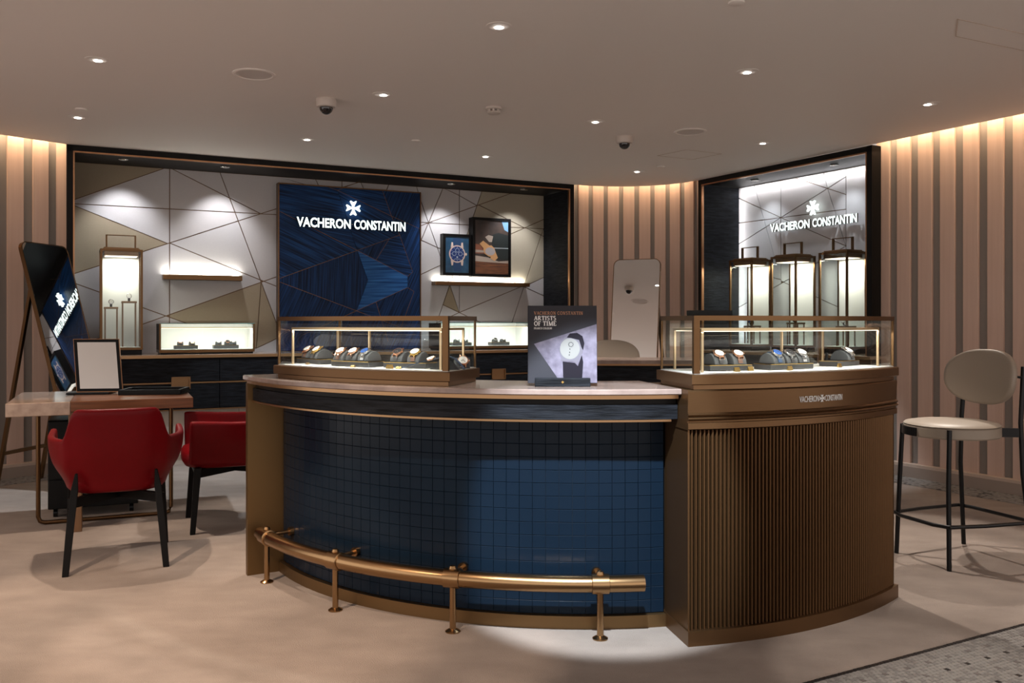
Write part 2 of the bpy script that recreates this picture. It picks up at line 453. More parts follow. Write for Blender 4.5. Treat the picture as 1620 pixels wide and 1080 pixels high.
g.prism([o0, o0 + tu * 4.2, o0 + tu * 4.2 + tv * 2.4, o0 + tv * 2.4], (0, 0, .0025))
mf = struct(g.build('floor_mosaic', M['mosgrout']))
def mcol(i, j, r):
    if i % 6 == 0 and j % 8 == 0: return 3 if r.random() < .5 else 2
    if (i + 3) % 6 == 0 and (j + 4) % 8 == 0: return 2
    return 1 if r.random() < .3 else 0
cells = []; r_ = random.Random(5); S = .0185
for j in range(int(2.35 / S)):
    for i in range(int(4.15 / S)):
        c = o0 + tu * (S * (i + .5 + (.5 if j % 2 else 0))) + tv * (S * (j + .5))
        mi = 3 if j == 0 else mcol(i + (j // 8) * 3, j, r_)
        cells.append((c, tu, tv, mi))
mosaic_tiles('mosaic_tile', cells, mf, S, .005)
for side, path, L0, L1 in (('right', EDGE[15:18], 0, 2.6), ('left', list(EDGE[3:7]), 0, 2.0)):
    gp = strip(path, -.22, .08, 0.0, .0025)
    gs = struct(gp.build('floor_mosaic_border_' + side, M['mosgrout']))
    cells = []; S2 = .02
    for a, b, a2, b2 in zip(offset(path, .06)[:-1], offset(path, .06)[1:], offset(path, -.215)[:-1], offset(path, -.215)[1:]):
        n = max(1, int((b - a).length / S2)); m = 13
        for i in range(n):
            for j in range(m):
                p = (a.lerp(b, (i + .5) / n)).lerp(a2.lerp(b2, (i + .5) / n), (j + .5) / m)
                t = (b - a).normalized()
                cells.append((p, t, Vector((t.y, -t.x, 0)), mcol(i, j * 2, r_) if r_.random() > .06 else 3))
    mosaic_tiles('mosaic_tile', cells, gs, S2, .005)

# ------------------------------------------------------------------ lettering
def text_mb(s, width, height, depth, bold=.012, spacing=1.0):
    c = bpy.data.curves.new('t', 'FONT'); c.body = s; c.size = 1.0; c.extrude = .5; c.offset = bold; c.resolution_u = 3
    c.space_character = spacing
    o = bpy.data.objects.new('t', c); COL.objects.link(o)
    dg = bpy.context.evaluated_depsgraph_get(); dg.update()
    me = bpy.data.meshes.new_from_object(o.evaluated_get(dg))
    xs = [v.co.x for v in me.vertices]; ys = [v.co.y for v in me.vertices]
    x0, x1, y0, y1 = min(xs), max(xs), min(ys), max(ys)
    mb = MB()
    # local: x along the line, z up, y from 0 (front) to depth (back)
    mb.v = [Vector(((v.co.x - x0) / (x1 - x0) * width, (.5 - v.co.z) * depth, (v.co.y - y0) / (y1 - y0) * height)) for v in me.vertices]
    mb.f = [tuple(p.vertices) for p in me.polygons]
    # front faces get material 0, returns material 1
    mb.m = [0 if p.normal.z > .9 else 1 for p in me.polygons]
    bpy.data.objects.remove(o); bpy.data.curves.remove(c); bpy.data.meshes.remove(me)
    return mb
def cross_pts(r):                           # a flared four-armed cross with notched ends
    pts = []
    for k in range(4):
        a = k * math.pi / 2; ca, sa = math.cos(a), math.sin(a)
        for x, y in ((.12, -.10), (.34, -.16), (.92, -.46), (1.0, -.36), (.80, 0), (1.0, .36), (.92, .46), (.34, .16)):
            pts.append((r * (x * ca - y * sa), r * (x * sa + y * ca)))
    return pts
# slab-serif capitals for the book cover: strokes (x0,y0,x1,y1,width) on a unit-high cell
def arcstroke(cx, cy, rx, ry, a0, a1, n=12):
    return [(cx + rx * math.cos(math.radians(a0 + (a1 - a0) * i / n)), cy + ry * math.sin(math.radians(a0 + (a1 - a0) * i / n))) for i in range(n + 1)]
TK, TN, SF = .22, .10, .09
GL = {
 'A': (.80, [[(.10, 0), (.40, 1), TN], [(.40, 1), (.68, 0), TK], [(.22, .34), (.56, .34), TN]], [(.0, .24, 0), (.54, .84, 0)]),
 'V': (.80, [[(.12, 1), (.40, 0), TK], [(.40, 0), (.70, 1), TN]], [(.0, .28, 1), (.58, .84, 1)]),
 'C': (.74, [arcstroke(.40, .5, .30, .46, 50, 310) + [TK * .8]], []),
 'G': (.80, [arcstroke(.40, .5, .30, .46, 50, 310) + [TK * .8], [(.64, .42), (.64, .08), TK * .8]], [(.50, .78, .40)]),
 'H': (.86, [[(.18, 0), (.18, 1), TK], [(.66, 0), (.66, 1), TK], [(.18, .5), (.66, .5), TN]], [(.02, .34, 0), (.02, .34, 1), (.5, .82, 0), (.5, .82, 1)]),
 'E': (.70, [[(.18, 0), (.18, 1), TK], [(.18, .97), (.58, .97), TN], [(.18, .03), (.60, .03), TN], [(.18, .5), (.46, .5), TN], [(.59, 0), (.59, .26), TN], [(.57, .76), (.57, 1), TN]], [(.02, .3, 0), (.02, .3, 1)]),
 'F': (.66, [[(.18, 0), (.18, 1), TK], [(.18, .97), (.56, .97), TN], [(.18, .5), (.46, .5), TN], [(.56, .74), (.56, 1), TN]], [(.02, .36, 0), (.02, .3, 1)]),
 'L': (.64, [[(.18, 0), (.18, 1), TK], [(.18, .03), (.56, .03), TN], [(.56, 0), (.56, .28), TN]], [(.02, .34, 1), (.02, .3, 0)]),
 'R': (.82, [[(.18, 0), (.18, 1), TK], arcstroke(.36, .74, .22, .23, 90, -90) + [TK * .7], [(.18, .97), (.38, .97), TN], [(.18, .51), (.38, .51), TN], [(.38, .50), (.68, 0), TK * .9]], [(.02, .34, 0), (.02, .3, 1), (.60, .84, 0)]),
 'O': (.84, [arcstroke(.42, .5, .31, .46, 0, 360, 20) + [TK * .8]], []),
 'N': (.88, [[(.18, 0), (.18, 1), TN], [(.18, 1), (.66, 0), TK], [(.68, 0), (.68, 1), TN]], [(.04, .32, 0), (.02, .26, 1), (.56, .82, 1)]),
 'S': (.64, [arcstroke(.31, .74, .21, .22, 35, 270) + [TK * .75], arcstroke(.31, .27, .22, .24, 90, -145) + [TK * .75]], []),
 'T': (.72, [[(.36, 0), (.36, 1), TK], [(.04, .97), (.68, .97), TN], [(.06, .74), (.06, 1), TN], [(.66, .74), (.66, 1), TN]], [(.2, .52, 0)]),
 'I': (.40, [[(.20, 0), (.20, 1), TK]], [(.04, .36, 0), (.04, .36, 1)]),
 'M': (1.0, [[(.16, 0), (.16, 1), TN], [(.16, 1), (.48, 0), TK], [(.48, 0), (.80, 1), TN], [(.82, 0), (.82, 1), TK]], [(.04, .3, 0), (.02, .28, 1), (.68, .98, 0), (.70, .98, 1)]),
}
def serif_mb(s, width, height, depth, gap=.03):
    mb = MB(); x = 0.0
    total = sum((GL[c][0] + gap) if c != ' ' else .34 for c in s); k = width / total
    for c in s:
        if c == ' ': x += .34; continue
        w, strokes, serifs = GL[c]
        for st in strokes:
            th = st[-1]; pts = st[:-1]
            for (xa, ya), (xb, yb) in zip(pts[:-1], pts[1:]):
                a = Vector(((x + xa) * k, 0, ya * height)); b = Vector(((x + xb) * k, 0, yb * height))
                t = (b - a); n = Vector((-t.z, 0, t.x)).normalized()
                n = Vector((n.x * th * k * .5, 0, n.z * th * height * .5)); e = t.normalized() * .0 if len(pts) == 2 else t * .12
                mb.prism([a - n - e, b - n + e, b + n + e, a + n - e], (0, depth, 0))
        for xa, xb, yy in serifs:
            y0 = yy * height if yy < 1 else height * (1 - SF); 
            mb.prism([((x + xa) * k, 0, y0), ((x + xb) * k, 0, y0), ((x + xb) * k, 0, y0 + SF * height), ((x + xa) * k, 0, y0 + SF * height)], (0, depth, 0))
        x += w + gap
    return mb

# ------------------------------------------------------------------ planar line work -> panels
def planar_faces(segs, rect):
    x0, z0, x1, z1 = rect
    S_ = [((x0, z0), (x1, z0)), ((x1, z0), (x1, z1)), ((x1, z1), (x0, z1)), ((x0, z1), (x0, z0))]
    for (a, b) in segs:
        dx, dz = b[0] - a[0], b[1] - a[1]; L = math.hypot(dx, dz); e = .02 / L
        a2 = (a[0] - dx * e, a[1] - dz * e); b2 = (b[0] + dx * e, b[1] + dz * e)
        t0, t1 = 0., 1.; ok = True          # clip to the rectangle
        px, pz = a2; qx, qz = b2[0] - a2[0], b2[1] - a2[1]
        for p, q in ((-qx, px - x0), (qx, x1 - px), (-qz, pz - z0), (qz, z1 - pz)):
            if abs(p) < 1e-12:
                if q < 0: ok = False
            else:
                r = q / p
                if p < 0: t0 = max(t0, r)
                else: t1 = min(t1, r)
        if ok and t1 - t0 > 1e-4:
            S_.append(((px + qx * t0, pz + qz * t0), (px + qx * t1, pz + qz * t1)))
    nodes = []
    def node(p):
        for i, q in enumerate(nodes):
            if abs(q[0] - p[0]) < .016 and abs(q[1] - p[1]) < .016: return i
        nodes.append(p); return len(nodes) - 1
    for c in ((x0, z0), (x1, z0), (x1, z1), (x0, z1)): node(c)
    edges = set()
    for i, (a, b) in enumerate(S_):
        ts = [(0., a), (1., b)]
        for j, (c, d) in enumerate(S_):
            if i == j: continue
            rx, rz = b[0] - a[0], b[1] - a[1]; sx, sz = d[0] - c[0], d[1] - c[1]
            den = rx * sz - rz * sx
            if abs(den) < 1e-9: continue
            t = ((c[0] - a[0]) * sz - (c[1] - a[1]) * sx) / den; u = ((c[0] - a[0]) * rz - (c[1] - a[1]) * rx) / den
            if -1e-6 <= t <= 1 + 1e-6 and -1e-6 <= u <= 1 + 1e-6: ts.append((t, (a[0] + rx * t, a[1] + rz * t)))
        ts.sort(key=lambda q: q[0]); ids = [node(p) for _, p in ts]
        for p, q in zip(ids[:-1], ids[1:]):
            if p != q: edges.add((min(p, q), max(p, q)))
    while True:                             # drop loose ends
        deg = {}
        for p, q in edges: deg[p] = deg.get(p, 0) + 1; deg[q] = deg.get(q, 0) + 1
        bad = [e for e in edges if deg[e[0]] == 1 or deg[e[1]] == 1]
        if not bad: break
        edges -= set(bad)
    nb = {}
    for p, q in edges: nb.setdefault(p, []).append(q); nb.setdefault(q, []).append(p)
    for p in nb: nb[p].sort(key=lambda q: math.atan2(nodes[q][1] - nodes[p][1], nodes[q][0] - nodes[p][0]))
    seen = set(); faces = []
    for p in nb:
        for q in nb[p]:
            if (p, q) in seen: continue
            loop = []; a, b = p, q
            while (a, b) not in seen:
                seen.add((a, b)); loop.append(a)
                l = nb[b]; c = l[(l.index(a) - 1) % len(l)]
                a, b = b, c
            pts = [nodes[i] for i in loop]
            ar = sum(pts[i][0] * pts[(i + 1) % len(pts)][1] - pts[(i + 1) % len(pts)][0] * pts[i][1] for i in range(len(pts))) / 2
            if ar > .0006: faces.append(pts)
    return faces
def inset(pts, d):
    # remove nearly collinear points, then offset every side inward
    P = []
    n = len(pts)
    for i in range(n):
        a, b, c = pts[i - 1], pts[i], pts[(i + 1) % n]
        cr = (b[0] - a[0]) * (c[1] - b[1]) - (b[1] - a[1]) * (c[0] - b[0])
        if abs(cr) > 1e-5: P.append(b)
    if len(P) < 3: return None
    out = []; n = len(P)
    for i in range(n):
        a, b, c = P[i - 1], P[i], P[(i + 1) % n]
        t1 = Vector((b[0] - a[0], b[1] - a[1])).normalized(); t2 = Vector((c[0] - b[0], c[1] - b[1])).normalized()
        n1 = Vector((-t1.y, t1.x)); n2 = Vector((-t2.y, t2.x)); m = n1 + n2
        k = m.length
        if k < .25: m = n1; q = 1.0
        else: m.normalize(); q = min(1 / max(m.dot(n1), .2), 4)
        out.append((b[0] + m.x * d * q, b[1] + m.y * d * q))
    ar = sum(out[i][0] * out[(i + 1) % n][1] - out[(i + 1) % n][0] * out[i][1] for i in range(n))
    return out if ar > .0004 else None
def inpoly(p, poly):
    r = False; n = len(poly)
    for i in range(n):
        a, b = poly[i], poly[i - 1]
        if (a[1] > p[1]) != (b[1] > p[1]) and p[0] < (b[0] - a[0]) * (p[1] - a[1]) / (b[1] - a[1]) + a[0]: r = not r
    return r
def centroid(pts):
    A = cx = cy = 0
    for i in range(len(pts)):
        a, b = pts[i], pts[(i + 1) % len(pts)]; k = a[0] * b[1] - b[0] * a[1]
        A += k; cx += (a[0] + b[0]) * k; cy += (a[1] + b[1]) * k
    return (cx / (3 * A), cy / (3 * A))

# ------------------------------------------------------------------ the two wall niches
def niche(fr, length, depth, name, label, zbot):
    t = thing(name, label, 'wall niche', fr.w(0, 0), fr.ang)
    Z = CEIL; bd = .048
    f = MB()                                # dark outer frame, standing proud of the wall
    f.box(0, bd, -.004, .14, zbot, Z); f.box(length - bd, length, -.004, .14, zbot, Z); f.box(0, length, -.004, .14, Z - bd, Z)
    f.build('frame', M['darkframe'], t)
    c = MB(); k = .011
    c.box(bd, bd + k, -.007, .02, zbot, Z - bd); c.box(length - bd - k, length - bd, -.007, .02, zbot, Z - bd); c.box(bd, length - bd, -.007, .02, Z - bd - k, Z - bd)
    c.build('copper_edge', M['copper'], t)
    for x0, x1 in ((bd - .03, bd + .002), (length - bd - .002, length - bd + .03)):
        MB().box(x0, x1, .02, depth + .03, zbot, Z - bd).build('side_reveal', M['blackwood'], t)
    MB().box(bd - .03, length - bd + .03, .02, depth + .03, Z - bd + .004, Z - bd + .03).build('head_reveal', M['darkframe'], t)
    b = MB().box(bd - .03, length - bd + .03, depth, depth + .03, zbot - .1, Z - bd + .02).build('backing', M['inlay'], t)
    return t
LEN_B = (Vector((0.638, 9.12)) - Vector((-3.55, 7.05))).length
LEN_R = (Vector((2.87, 7.07)) - Vector((1.864, 8.85))).length
DB, DR = .57, .51
CT = .93                                    # height of the cabinets in the niches
nB = niche(BN, LEN_B, DB, 'back_wall_niche', 'long dark-framed wall niche with linen panels and the blue sign panel', CT)
nR = niche(RN, LEN_R, DR, 'side_wall_niche', 'narrow dark-framed wall niche with the lit sign above three lanterns', CT)
def panels(root, fr, d, lines, rect, pick, name='linen_panel', th=.012, gap=.0042):
    segs = [(fr.sz(a, b, d), fr.sz(c, e, d)) for a, b, c, e in lines]
    for poly in planar_faces(segs, rect):
        q = inset(poly, gap)
        if not q: continue
        mb = MB(); mb.prism([(x, d, z) for x, z in q], (0, th, 0))
        mb.build(name, M[pick(centroid(q))], root)
LB = [(113, 317, 264.8, 264.3), (268.4, 262, 268.2, 560), (113, 322, 436, 339.3), (112.6, 325.4, 436.7, 452.4),
      (113, 434, 436, 330.5), (270.4, 266, 434, 349), (347.6, 271.3, 433, 499), (433, 499, 446, 535), (222, 514, 436.7, 438), (113, 549, 222, 514),
      (113, 446, 420, 556), (436, 339.3, 677.9, 352.3), (436, 330.5, 530, 300), (530, 300, 571, 287), (441.5, 278.7, 677.9, 352.3),
      (498.6, 282, 540, 370), (541, 284, 541, 560), (570.5, 287.5, 620, 400), (615, 291.7, 560, 440), (659, 295, 665.3, 316.7),
      (436.7, 438, 560, 400), (560, 400, 666.3, 357), (436.7, 452.4, 560, 500), (407, 550, 470, 520), (412.6, 445, 407, 550),
      (726.8, 298, 726.6, 550), (700.5, 298.3, 666.3, 379.8), (666.3, 379.8, 640, 444), (665.3, 316.7, 700, 414.5), (700, 414.5, 726.4, 495),
      (677.9, 352.3, 830.3, 360.5), (830.3, 360.5, 866, 362), (666.3, 357, 807.9, 305.9), (704, 298.3, 865, 376),
      (762.5, 302, 694.8, 499), (694.8, 499, 676, 552), (666.3, 433.8, 865, 344.8), (640, 445, 666.3, 433.8), (640, 367, 666.3, 379.8), (666.3, 379.8, 864, 469.5),
      (640, 452, 726.4, 494.3), (726.4, 494.3, 840, 548), (640, 534, 726.4, 494.3), (726.4, 494.3, 864.3, 436.9), (863.5, 349.3, 796, 552)]
pb = lambda pts: [BN.sz(x, y, DB) for x, y in pts]
TAU = [pb(p) for p in ([(113, 250), (264, 262), (113, 317)], [(112, 326), (266, 385.5), (113, 434)],
                       [(269, 499.5), (412, 446), (433, 500), (440, 560), (293, 560), (268, 500)],
                       [(666, 357), (678, 352), (666, 380)], [(640, 445), (700, 415), (726, 494), (640, 452)])]
BEI = [pb([(762.5, 298), (866, 300), (866, 437), (829, 452.5), (739, 412), (739.6, 369.6), (754.9, 323.8)])]
def pickB(c):
    for p in TAU:
        if inpoly(c, p): return 'taupe'
    for p in BEI:
        if inpoly(c, p): return 'beigelin'
    return 'linen' if (c[0] * 3.1 + c[1] * 5) % 1 < .6 else 'linen2'
panels(nB, BN, DB - .012, LB, (.02, CT - .02, LEN_B - .05, CEIL - .045), pickB)
LR = [(1235.3, 280, 1235.3, 520), (1338.3, 262, 1338.3, 520), (1165, 311.7, 1235.3, 344.2), (1235.3, 344.2, 1338.3, 390.8), (1338.3, 390.8, 1363, 402),
      (1165, 353.3, 1235.3, 344.2), (1235.3, 344.2, 1362.5, 327.5), (1165, 388.3, 1235.3, 344.2), (1235.3, 344.2, 1309.2, 298), (1309.2, 298, 1362.5, 264),
      (1191.7, 288, 1225.8, 408.3), (1225.8, 408.3, 1255, 512), (1254, 280, 1309.2, 298), (1309.2, 298, 1362.5, 315.8), (1301.7, 268, 1309.2, 298), (1309.2, 298, 1338.3, 389),
      (1362.5, 378.3, 1338.3, 390.8), (1338.3, 390.8, 1227.4, 453), (1227.4, 453, 1165, 488), (1226.7, 440.4, 1340, 492), (1165, 412, 1226.7, 440.4)]
panels(nR, RN, DR - .012, LR, (.02, CT - .02, LEN_R - .03, CEIL - .045), lambda c: 'linen' if (c[0] * 3.1 + c[1] * 5) % 1 < .5 else 'linen2')

# recessed lamps in the niche heads
def niche_lamp(fr, px, d, label, power, tgt_d, color=COOL, group=None):
    s = fr.s(px, d); p = fr.w(s, d, CEIL - .048)
    t = thing('niche_downlight', label, 'downlight', p, fr.ang, group)
    MB().lathe([(.026, .001), (.04, .001), (.04, -.004), (.036, -.007), (.026, -.004)], 20).build('trim_ring', M['chrome'], t, smooth=True)
    MB().lathe([(.0, -.001), (.025, -.001), (.025, .0005), (0, .0005)], 20).build('lens', M['lens'], t)
    q = fr.w(s, tgt_d, .95)
    spot(p + Vector((0, 0, -.02)), q + Vector((0, 0, .7)), power, 84, color, .8, .02)
for px, lb in ((195, 'small downlight in the long niche head above the left lantern'), (356, 'small downlight in the long niche head left of the blue panel'),
               (714, 'small downlight in the long niche head just right of the blue panel'), (829, 'small downlight in the long niche head at its right end')):
    niche_lamp(BN, px, .22, lb, 21, DB, (.95, .96, 1.0), 'downlights in the long niche')
for px, lb in ((1194, 'small dark downlight in the narrow niche head, left one'), (1320, 'small dark downlight in the narrow niche head, right one')):
    niche_lamp(RN, px, .26, lb, 8, DR, COOL, 'downlights in the narrow niche')
# light strips in the narrow niche: along the head and down the far side
area(RN.w(LEN_R / 2, DR - .05, CEIL - .062), RN.v * .5 + Vector((0, 0, -1)), LEN_R - .2, .02, 3.2, (.97, .98, 1.0), RN.u)
area(RN.w(.075, DR - .09, 1.75), RN.v * 1.0 + RN.u * .9, 1.5, .015, 1.4, (.97, .98, 1.0), (0, 0, 1))

# ------------------------------------------------------------------ cabinets below the niches
def cabinet(fr, s0, s1, d0, d1, name, label, pulls, splits):
    t = thing(name, label, 'cabinet', fr.w(s0, d0), fr.ang); L = s1 - s0; dep = d1 - d0
    MB().box(0, L, .02, dep, .46, CT - .028).build('carcass', M['blackwood'], t)
    MB().cbox(-.004, L + .004, -.012, dep, CT - .028, CT, .003).build('top', M['travertine'], t)
    MB().box(-.004, L + .004, -.016, -.010, CT - .027, CT - .003).build('top_edge', M['bronzepale'], t)
    xs = [0] + splits + [L]
    for a, b in zip(xs[:-1], xs[1:]):
        for z0, z1 in ((.703, CT - .036), (.475, .685)):
            MB().cbox(a + .002, b - .002, 0, .022, z0, z1, .003).build('drawer', M['blackwood'], t)
    MB().box(0, L, -.003, .02, .688, .700).build('brass_rail', M['bronzepale'], t)
    MB().box(0, L, -.003, .02, .462, .472).build('brass_rail', M['bronzepale'], t)
    for p in pulls:
        u = MB(); w, h, k = .075, .052, .010
        u.box(p - w, p + w, -.022, 0, .694 - h, .694 - h + k); u.box(p - w, p + w, -.022, 0, .694 + h - k, .694 + h)
        u.box(p - w, p - w + k, -.022, 0, .694 - h, .694 + h); u.box(p + w - k, p + w, -.022, 0, .694 - h, .694 + h)
        u.box(p - w, p + w, -.006, 0, .694 - h, .694 + h)
        u.build('pull', M['bronzepale'], t)
    n = max(1, int(L / .62)); 
    for i in range(n):
        MB().cbox(L * i / n + .002, L * (i + 1) / n - .002, .06, .085, .08, .46, .003).build('lower_panel', M['cream'], t)
    MB().box(0, L, .08, dep, 0, .46).build('plinth', M['cream'], t)
    return t
cabinet(BN, .0, LEN_B, -.02, DB - .015, 'drawer_cabinet', 'long black oak drawer cabinet with brass pulls under the long niche',
        [BN.s(286, -.02), BN.s(788, -.02), BN.s(120, -.02), BN.s(540, -.02)], [LEN_B * .25, LEN_B * .5, LEN_B * .75])
cabinet(RN, .0, LEN_R, -.02, DR - .015, 'drawer_cabinet', 'black oak drawer cabinet under the narrow niche with the three lanterns', [.5, 1.5], [LEN_R * .5])

# ------------------------------------------------------------------ blue straw panel and its sign
DP = DB - .10
sL, zT = BN.sz(440, 288, DP); sR, _ = BN.sz(666, 303, DP)
zT2 = BN.sz(553, 296, DP)[1]
bp = thing('blue_panel', 'tall deep blue straw panel with brass lines and brass edge in the long niche', 'wall panel', BN.w(sL, DP, CT), BN.ang)
bw, bh = sR - sL, zT2 - CT - .002
MB().box(.008, bw - .008, .012, .085, 0.002, bh - .008).build('core', M['darkframe'], bp)
e = MB(); k = .010
e.box(0, k, -.006, .085, 0, bh); e.box(bw - k, bw, -.006, .085, 0, bh); e.box(0, bw, -.006, .085, bh - k, bh)
e.build('brass_edge', M['bronze'], bp)
LBLUE = [(442.8, 334.3, 565.2, 396), (565.2, 396, 645, 437), (442.8, 440, 565.2, 396), (565.2, 396, 632.3, 371.6), (442.8, 446, 564, 491.5), (564, 491.5, 640, 520),
         (480, 529, 564, 491.5), (564, 491.5, 645, 454.6), (515, 294, 534, 301), (534, 301, 619.5, 341.8), (619.5, 341.8, 666, 362.5), (604.6, 300, 619.5, 341.8), (619.5, 341.8, 632.3, 371.6),
         (632.3, 371.6, 653, 430), (653, 430, 645, 437), (534, 301, 571, 286), (534, 301, 565.2, 396), (611, 367.3, 632.3, 371.6), (615, 379, 595, 411),
         (645, 454.6, 655, 461), (655, 461, 630, 530), (595, 478, 614, 540), (565.2, 396, 582, 443), (582, 443, 564, 491.5), (442.8, 478, 455, 530), (632.3, 371.6, 666, 360), (645, 437, 645, 454.6)]
def blue_sz(x, y):
    s, z = BN.sz(x, y, DP); return s - sL, z - CT
segs = [(blue_sz(a, b), blue_sz(c, d)) for a, b, c, d in LBLUE]
B_BR = [blue_sz(*p) for p in ((566, 397), (640, 436), (668, 400), (668, 470), (645, 455), (565, 491), (582, 443))]
B_LB = [blue_sz(*p) for p in ((442, 478), (455, 535), (442, 535))]
for poly in planar_faces(segs, (k, .004, bw - k, bh - k)):
    q = inset(poly, .0016)
    if not q: continue
    c = centroid(q)
    m = 'straw4' if inpoly(blue_sz(600, 445), q) or inpoly(c, B_LB) else 'straw%d' % (int(c[0] * 7.3 + c[1] * 4.1) % 4)  # bright facets take the colour with painted-in spotlight
    if inpoly(c, [blue_sz(*p) for p in ((443, 441), (565, 397), (582, 443), (564, 491), (443, 446))]): m = 'straw1'
    if inpoly(c, [blue_sz(*p) for p in ((443, 335), (565, 396), (443, 440))]): m = 'straw3'
    MB().prism([(x, 0, z) for x, z in q], (0, .012, 0)).build('straw_panel', M[m], bp)
inl = MB()
for a, b in segs[:16] + segs[18:22]:
    inl.bar((a[0], 0.002, a[1]), (b[0], .002, b[1]), .0036, .0052, up=(0, 1, 0))
inl.build('brass_line', M['bronze'], bp)
def lit_sign(fr, d, x0, x1, ytop, ybot, cx, cy, cr, label, name):
    s0, zt = fr.sz(x0, ytop[0], d); _, zb = fr.sz(x0, ybot[0], d); s1, zt1 = fr.sz(x1, ytop[1], d)
    h = zt - zb
    t = thing(name, label, 'sign', fr.w(s0, d, zb), fr.ang)
    w = s1 - s0
    w1 = w * .483; gap = w * .032
    text_mb('VACHERON', w1, h, .018, .026).build('letters', [M['sign'], M['signside']], t)
    o = text_mb('CONSTANTIN', w - w1 - gap, h, .018, .026).build('letters', [M['sign'], M['signside']], t); o.location = (w1 + gap, 0, 0)
    s, z = fr.sz(cx, cy, d); r = cr / F * fr.w(s, d).y
    mb = MB(); mb.prism([(s - s0 + x, 0, z - zb + y) for x, y in cross_pts(r)], (0, .018, 0))
    mb.build('cross_emblem', M['sign'], t)
    st = MB()
    for i in range(9):
        st.bar((w * (i + .5) / 9, .016, h * .5), (w * (i + .5) / 9, .052, h * .5), .006, .006)
    st.build('standoff', M['chrome'], t)
    return t
lit_sign(BN, DP - .052, 469.5, 641.5, (342.5, 351), (358, 364.5), 559.3, 329, 11.5, 'glowing white brand lettering and cross on the blue panel', 'lit_sign')
lit_sign(RN, DR - .075, 1218, 1355.5, (354.5, 338), (367.5, 352), 1284.7, 328.5, 11.3, 'glowing white brand lettering and cross above the three lanterns', 'lit_sign')

# ------------------------------------------------------------------ the round counter
TOPZ = .95
A_L, A_R = -60.6, 11.2
ct = thing('round_counter', 'curved counter faced in dark blue square tiles with marble top and brass end', 'counter', pol(1.5, -25, 0))
MB().arcbox(1.36, 1.612, A_L + 1.2, A_R, 0, .915).build('body', M['grout'], ct, world=True)
MB().arc([(1.32, .927), (1.797, .927), (1.802, .931), (1.802, .946), (1.797, .95), (1.32, .95)], A_L - .3, A_R, 60).build('countertop', M['marble'], ct, world=True, smooth=True)
MB().arcbox(1.36, 1.787, A_L + .2, A_R - .2, .912, .9265, 60).build('brass_strip', M['bronzepale'], ct, world=True)
MB().arcbox(1.60, 1.752, A_L + 1.25, A_R - .1, .889, .9118, 60).build('painted_shade_strip', M['black'], ct, world=True)  # black strip puts the shade of the recess into colour
MB().arcbox(1.60, 1.765, A_L + .9, A_R - .05, .833, .889, 60).build('apron', M['blackwood'], ct, world=True)
MB().arcbox(1.60, 1.770, A_L + .9, A_R - .9, .824, .832, 60).build('brass_strip', M['bronzepale'], ct, world=True)
MB().arcbox(1.34, 1.79, A_L, A_L + 1.1, 0, .911, 4).build('end_panel', M['endpanel'], ct, world=True)
MB().arcbox(1.60, 1.640, A_L + 1.2, A_R, 0, .05, 60).build('plinth', M['plinth'], ct, world=True)
# square tiles: the ones that show largest are parts, the rest one field
NC, NR = 38, 15; a0t, a1t = A_L + 1.25, A_R - .05; pa = (a1t - a0t) / NC; pz = (.824 - .052) / NR; RT = 1.613
hw = RT * math.radians(pa) / 2 - .0006; hh = pz / 2 - .0006
def tile_geo(): 
    b = .0012; v = [(-hw, 0, -hh), (hw, 0, -hh), (hw, 0, hh), (-hw, 0, hh)]
    m1 = [(x, -.0055, z) for x, _, z in v]; fr_ = [(x * (1 - b / hw), -.0066, z * (1 - b / hh)) for x, _, z in v]
    return v + m1 + fr_, [(0, 1, 5, 4), (1, 2, 6, 5), (2, 3, 7, 6), (3, 0, 4, 7), (4, 5, 9, 8), (5, 6, 10, 9), (6, 7, 11, 10), (7, 4, 8, 11), (8, 9, 10, 11)]
tv_, tf_ = tile_geo()
tlist = []
for i in range(NC):
    for j in range(NR):
        a = a0t + pa * (i + .5); z = .052 + pz * (j + .5); p = pol(RT, a, z)
        n = (p - CC); n.z = 0; n.normalize(); view = (Vector((0, 0, EYE)) - p)
        tlist.append((view.normalized().dot(n) / view.length_squared, a, z))
tlist.sort(reverse=True)
tme = bpy.data.meshes.new('tile'); tme.from_pydata(tv_, [], tf_); tme.materials.append(M['tile']); tme.validate()
rt = random.Random(11)
inv = ROOTM[ct.name].inverted()
for k_, (_, a, z) in enumerate(tlist[:300]):
    o = bpy.data.objects.new('tile', tme); COL.objects.link(o); o.parent = ct
    o.location = inv @ pol(RT, a, z); o.rotation_euler = (rt.uniform(-.006, .006), 0, math.radians(a) + rt.uniform(-.006, .006))
mb = MB()
for _, a, z in tlist[300:]:
    R_ = Matrix.Translation(pol(RT, a, z)) @ Matrix.Rotation(math.radians(a), 4, 'Z'); n = len(mb.v)
    mb.v += [R_ @ Vector(p) for p in tv_]; mb.f += [tuple(n + q for q in f_) for f_ in tf_]; mb.m += [0] * len(tf_)
o = mb.build('tile_field', M['tile'], ct, world=True); o['kind'] = 'stuff'

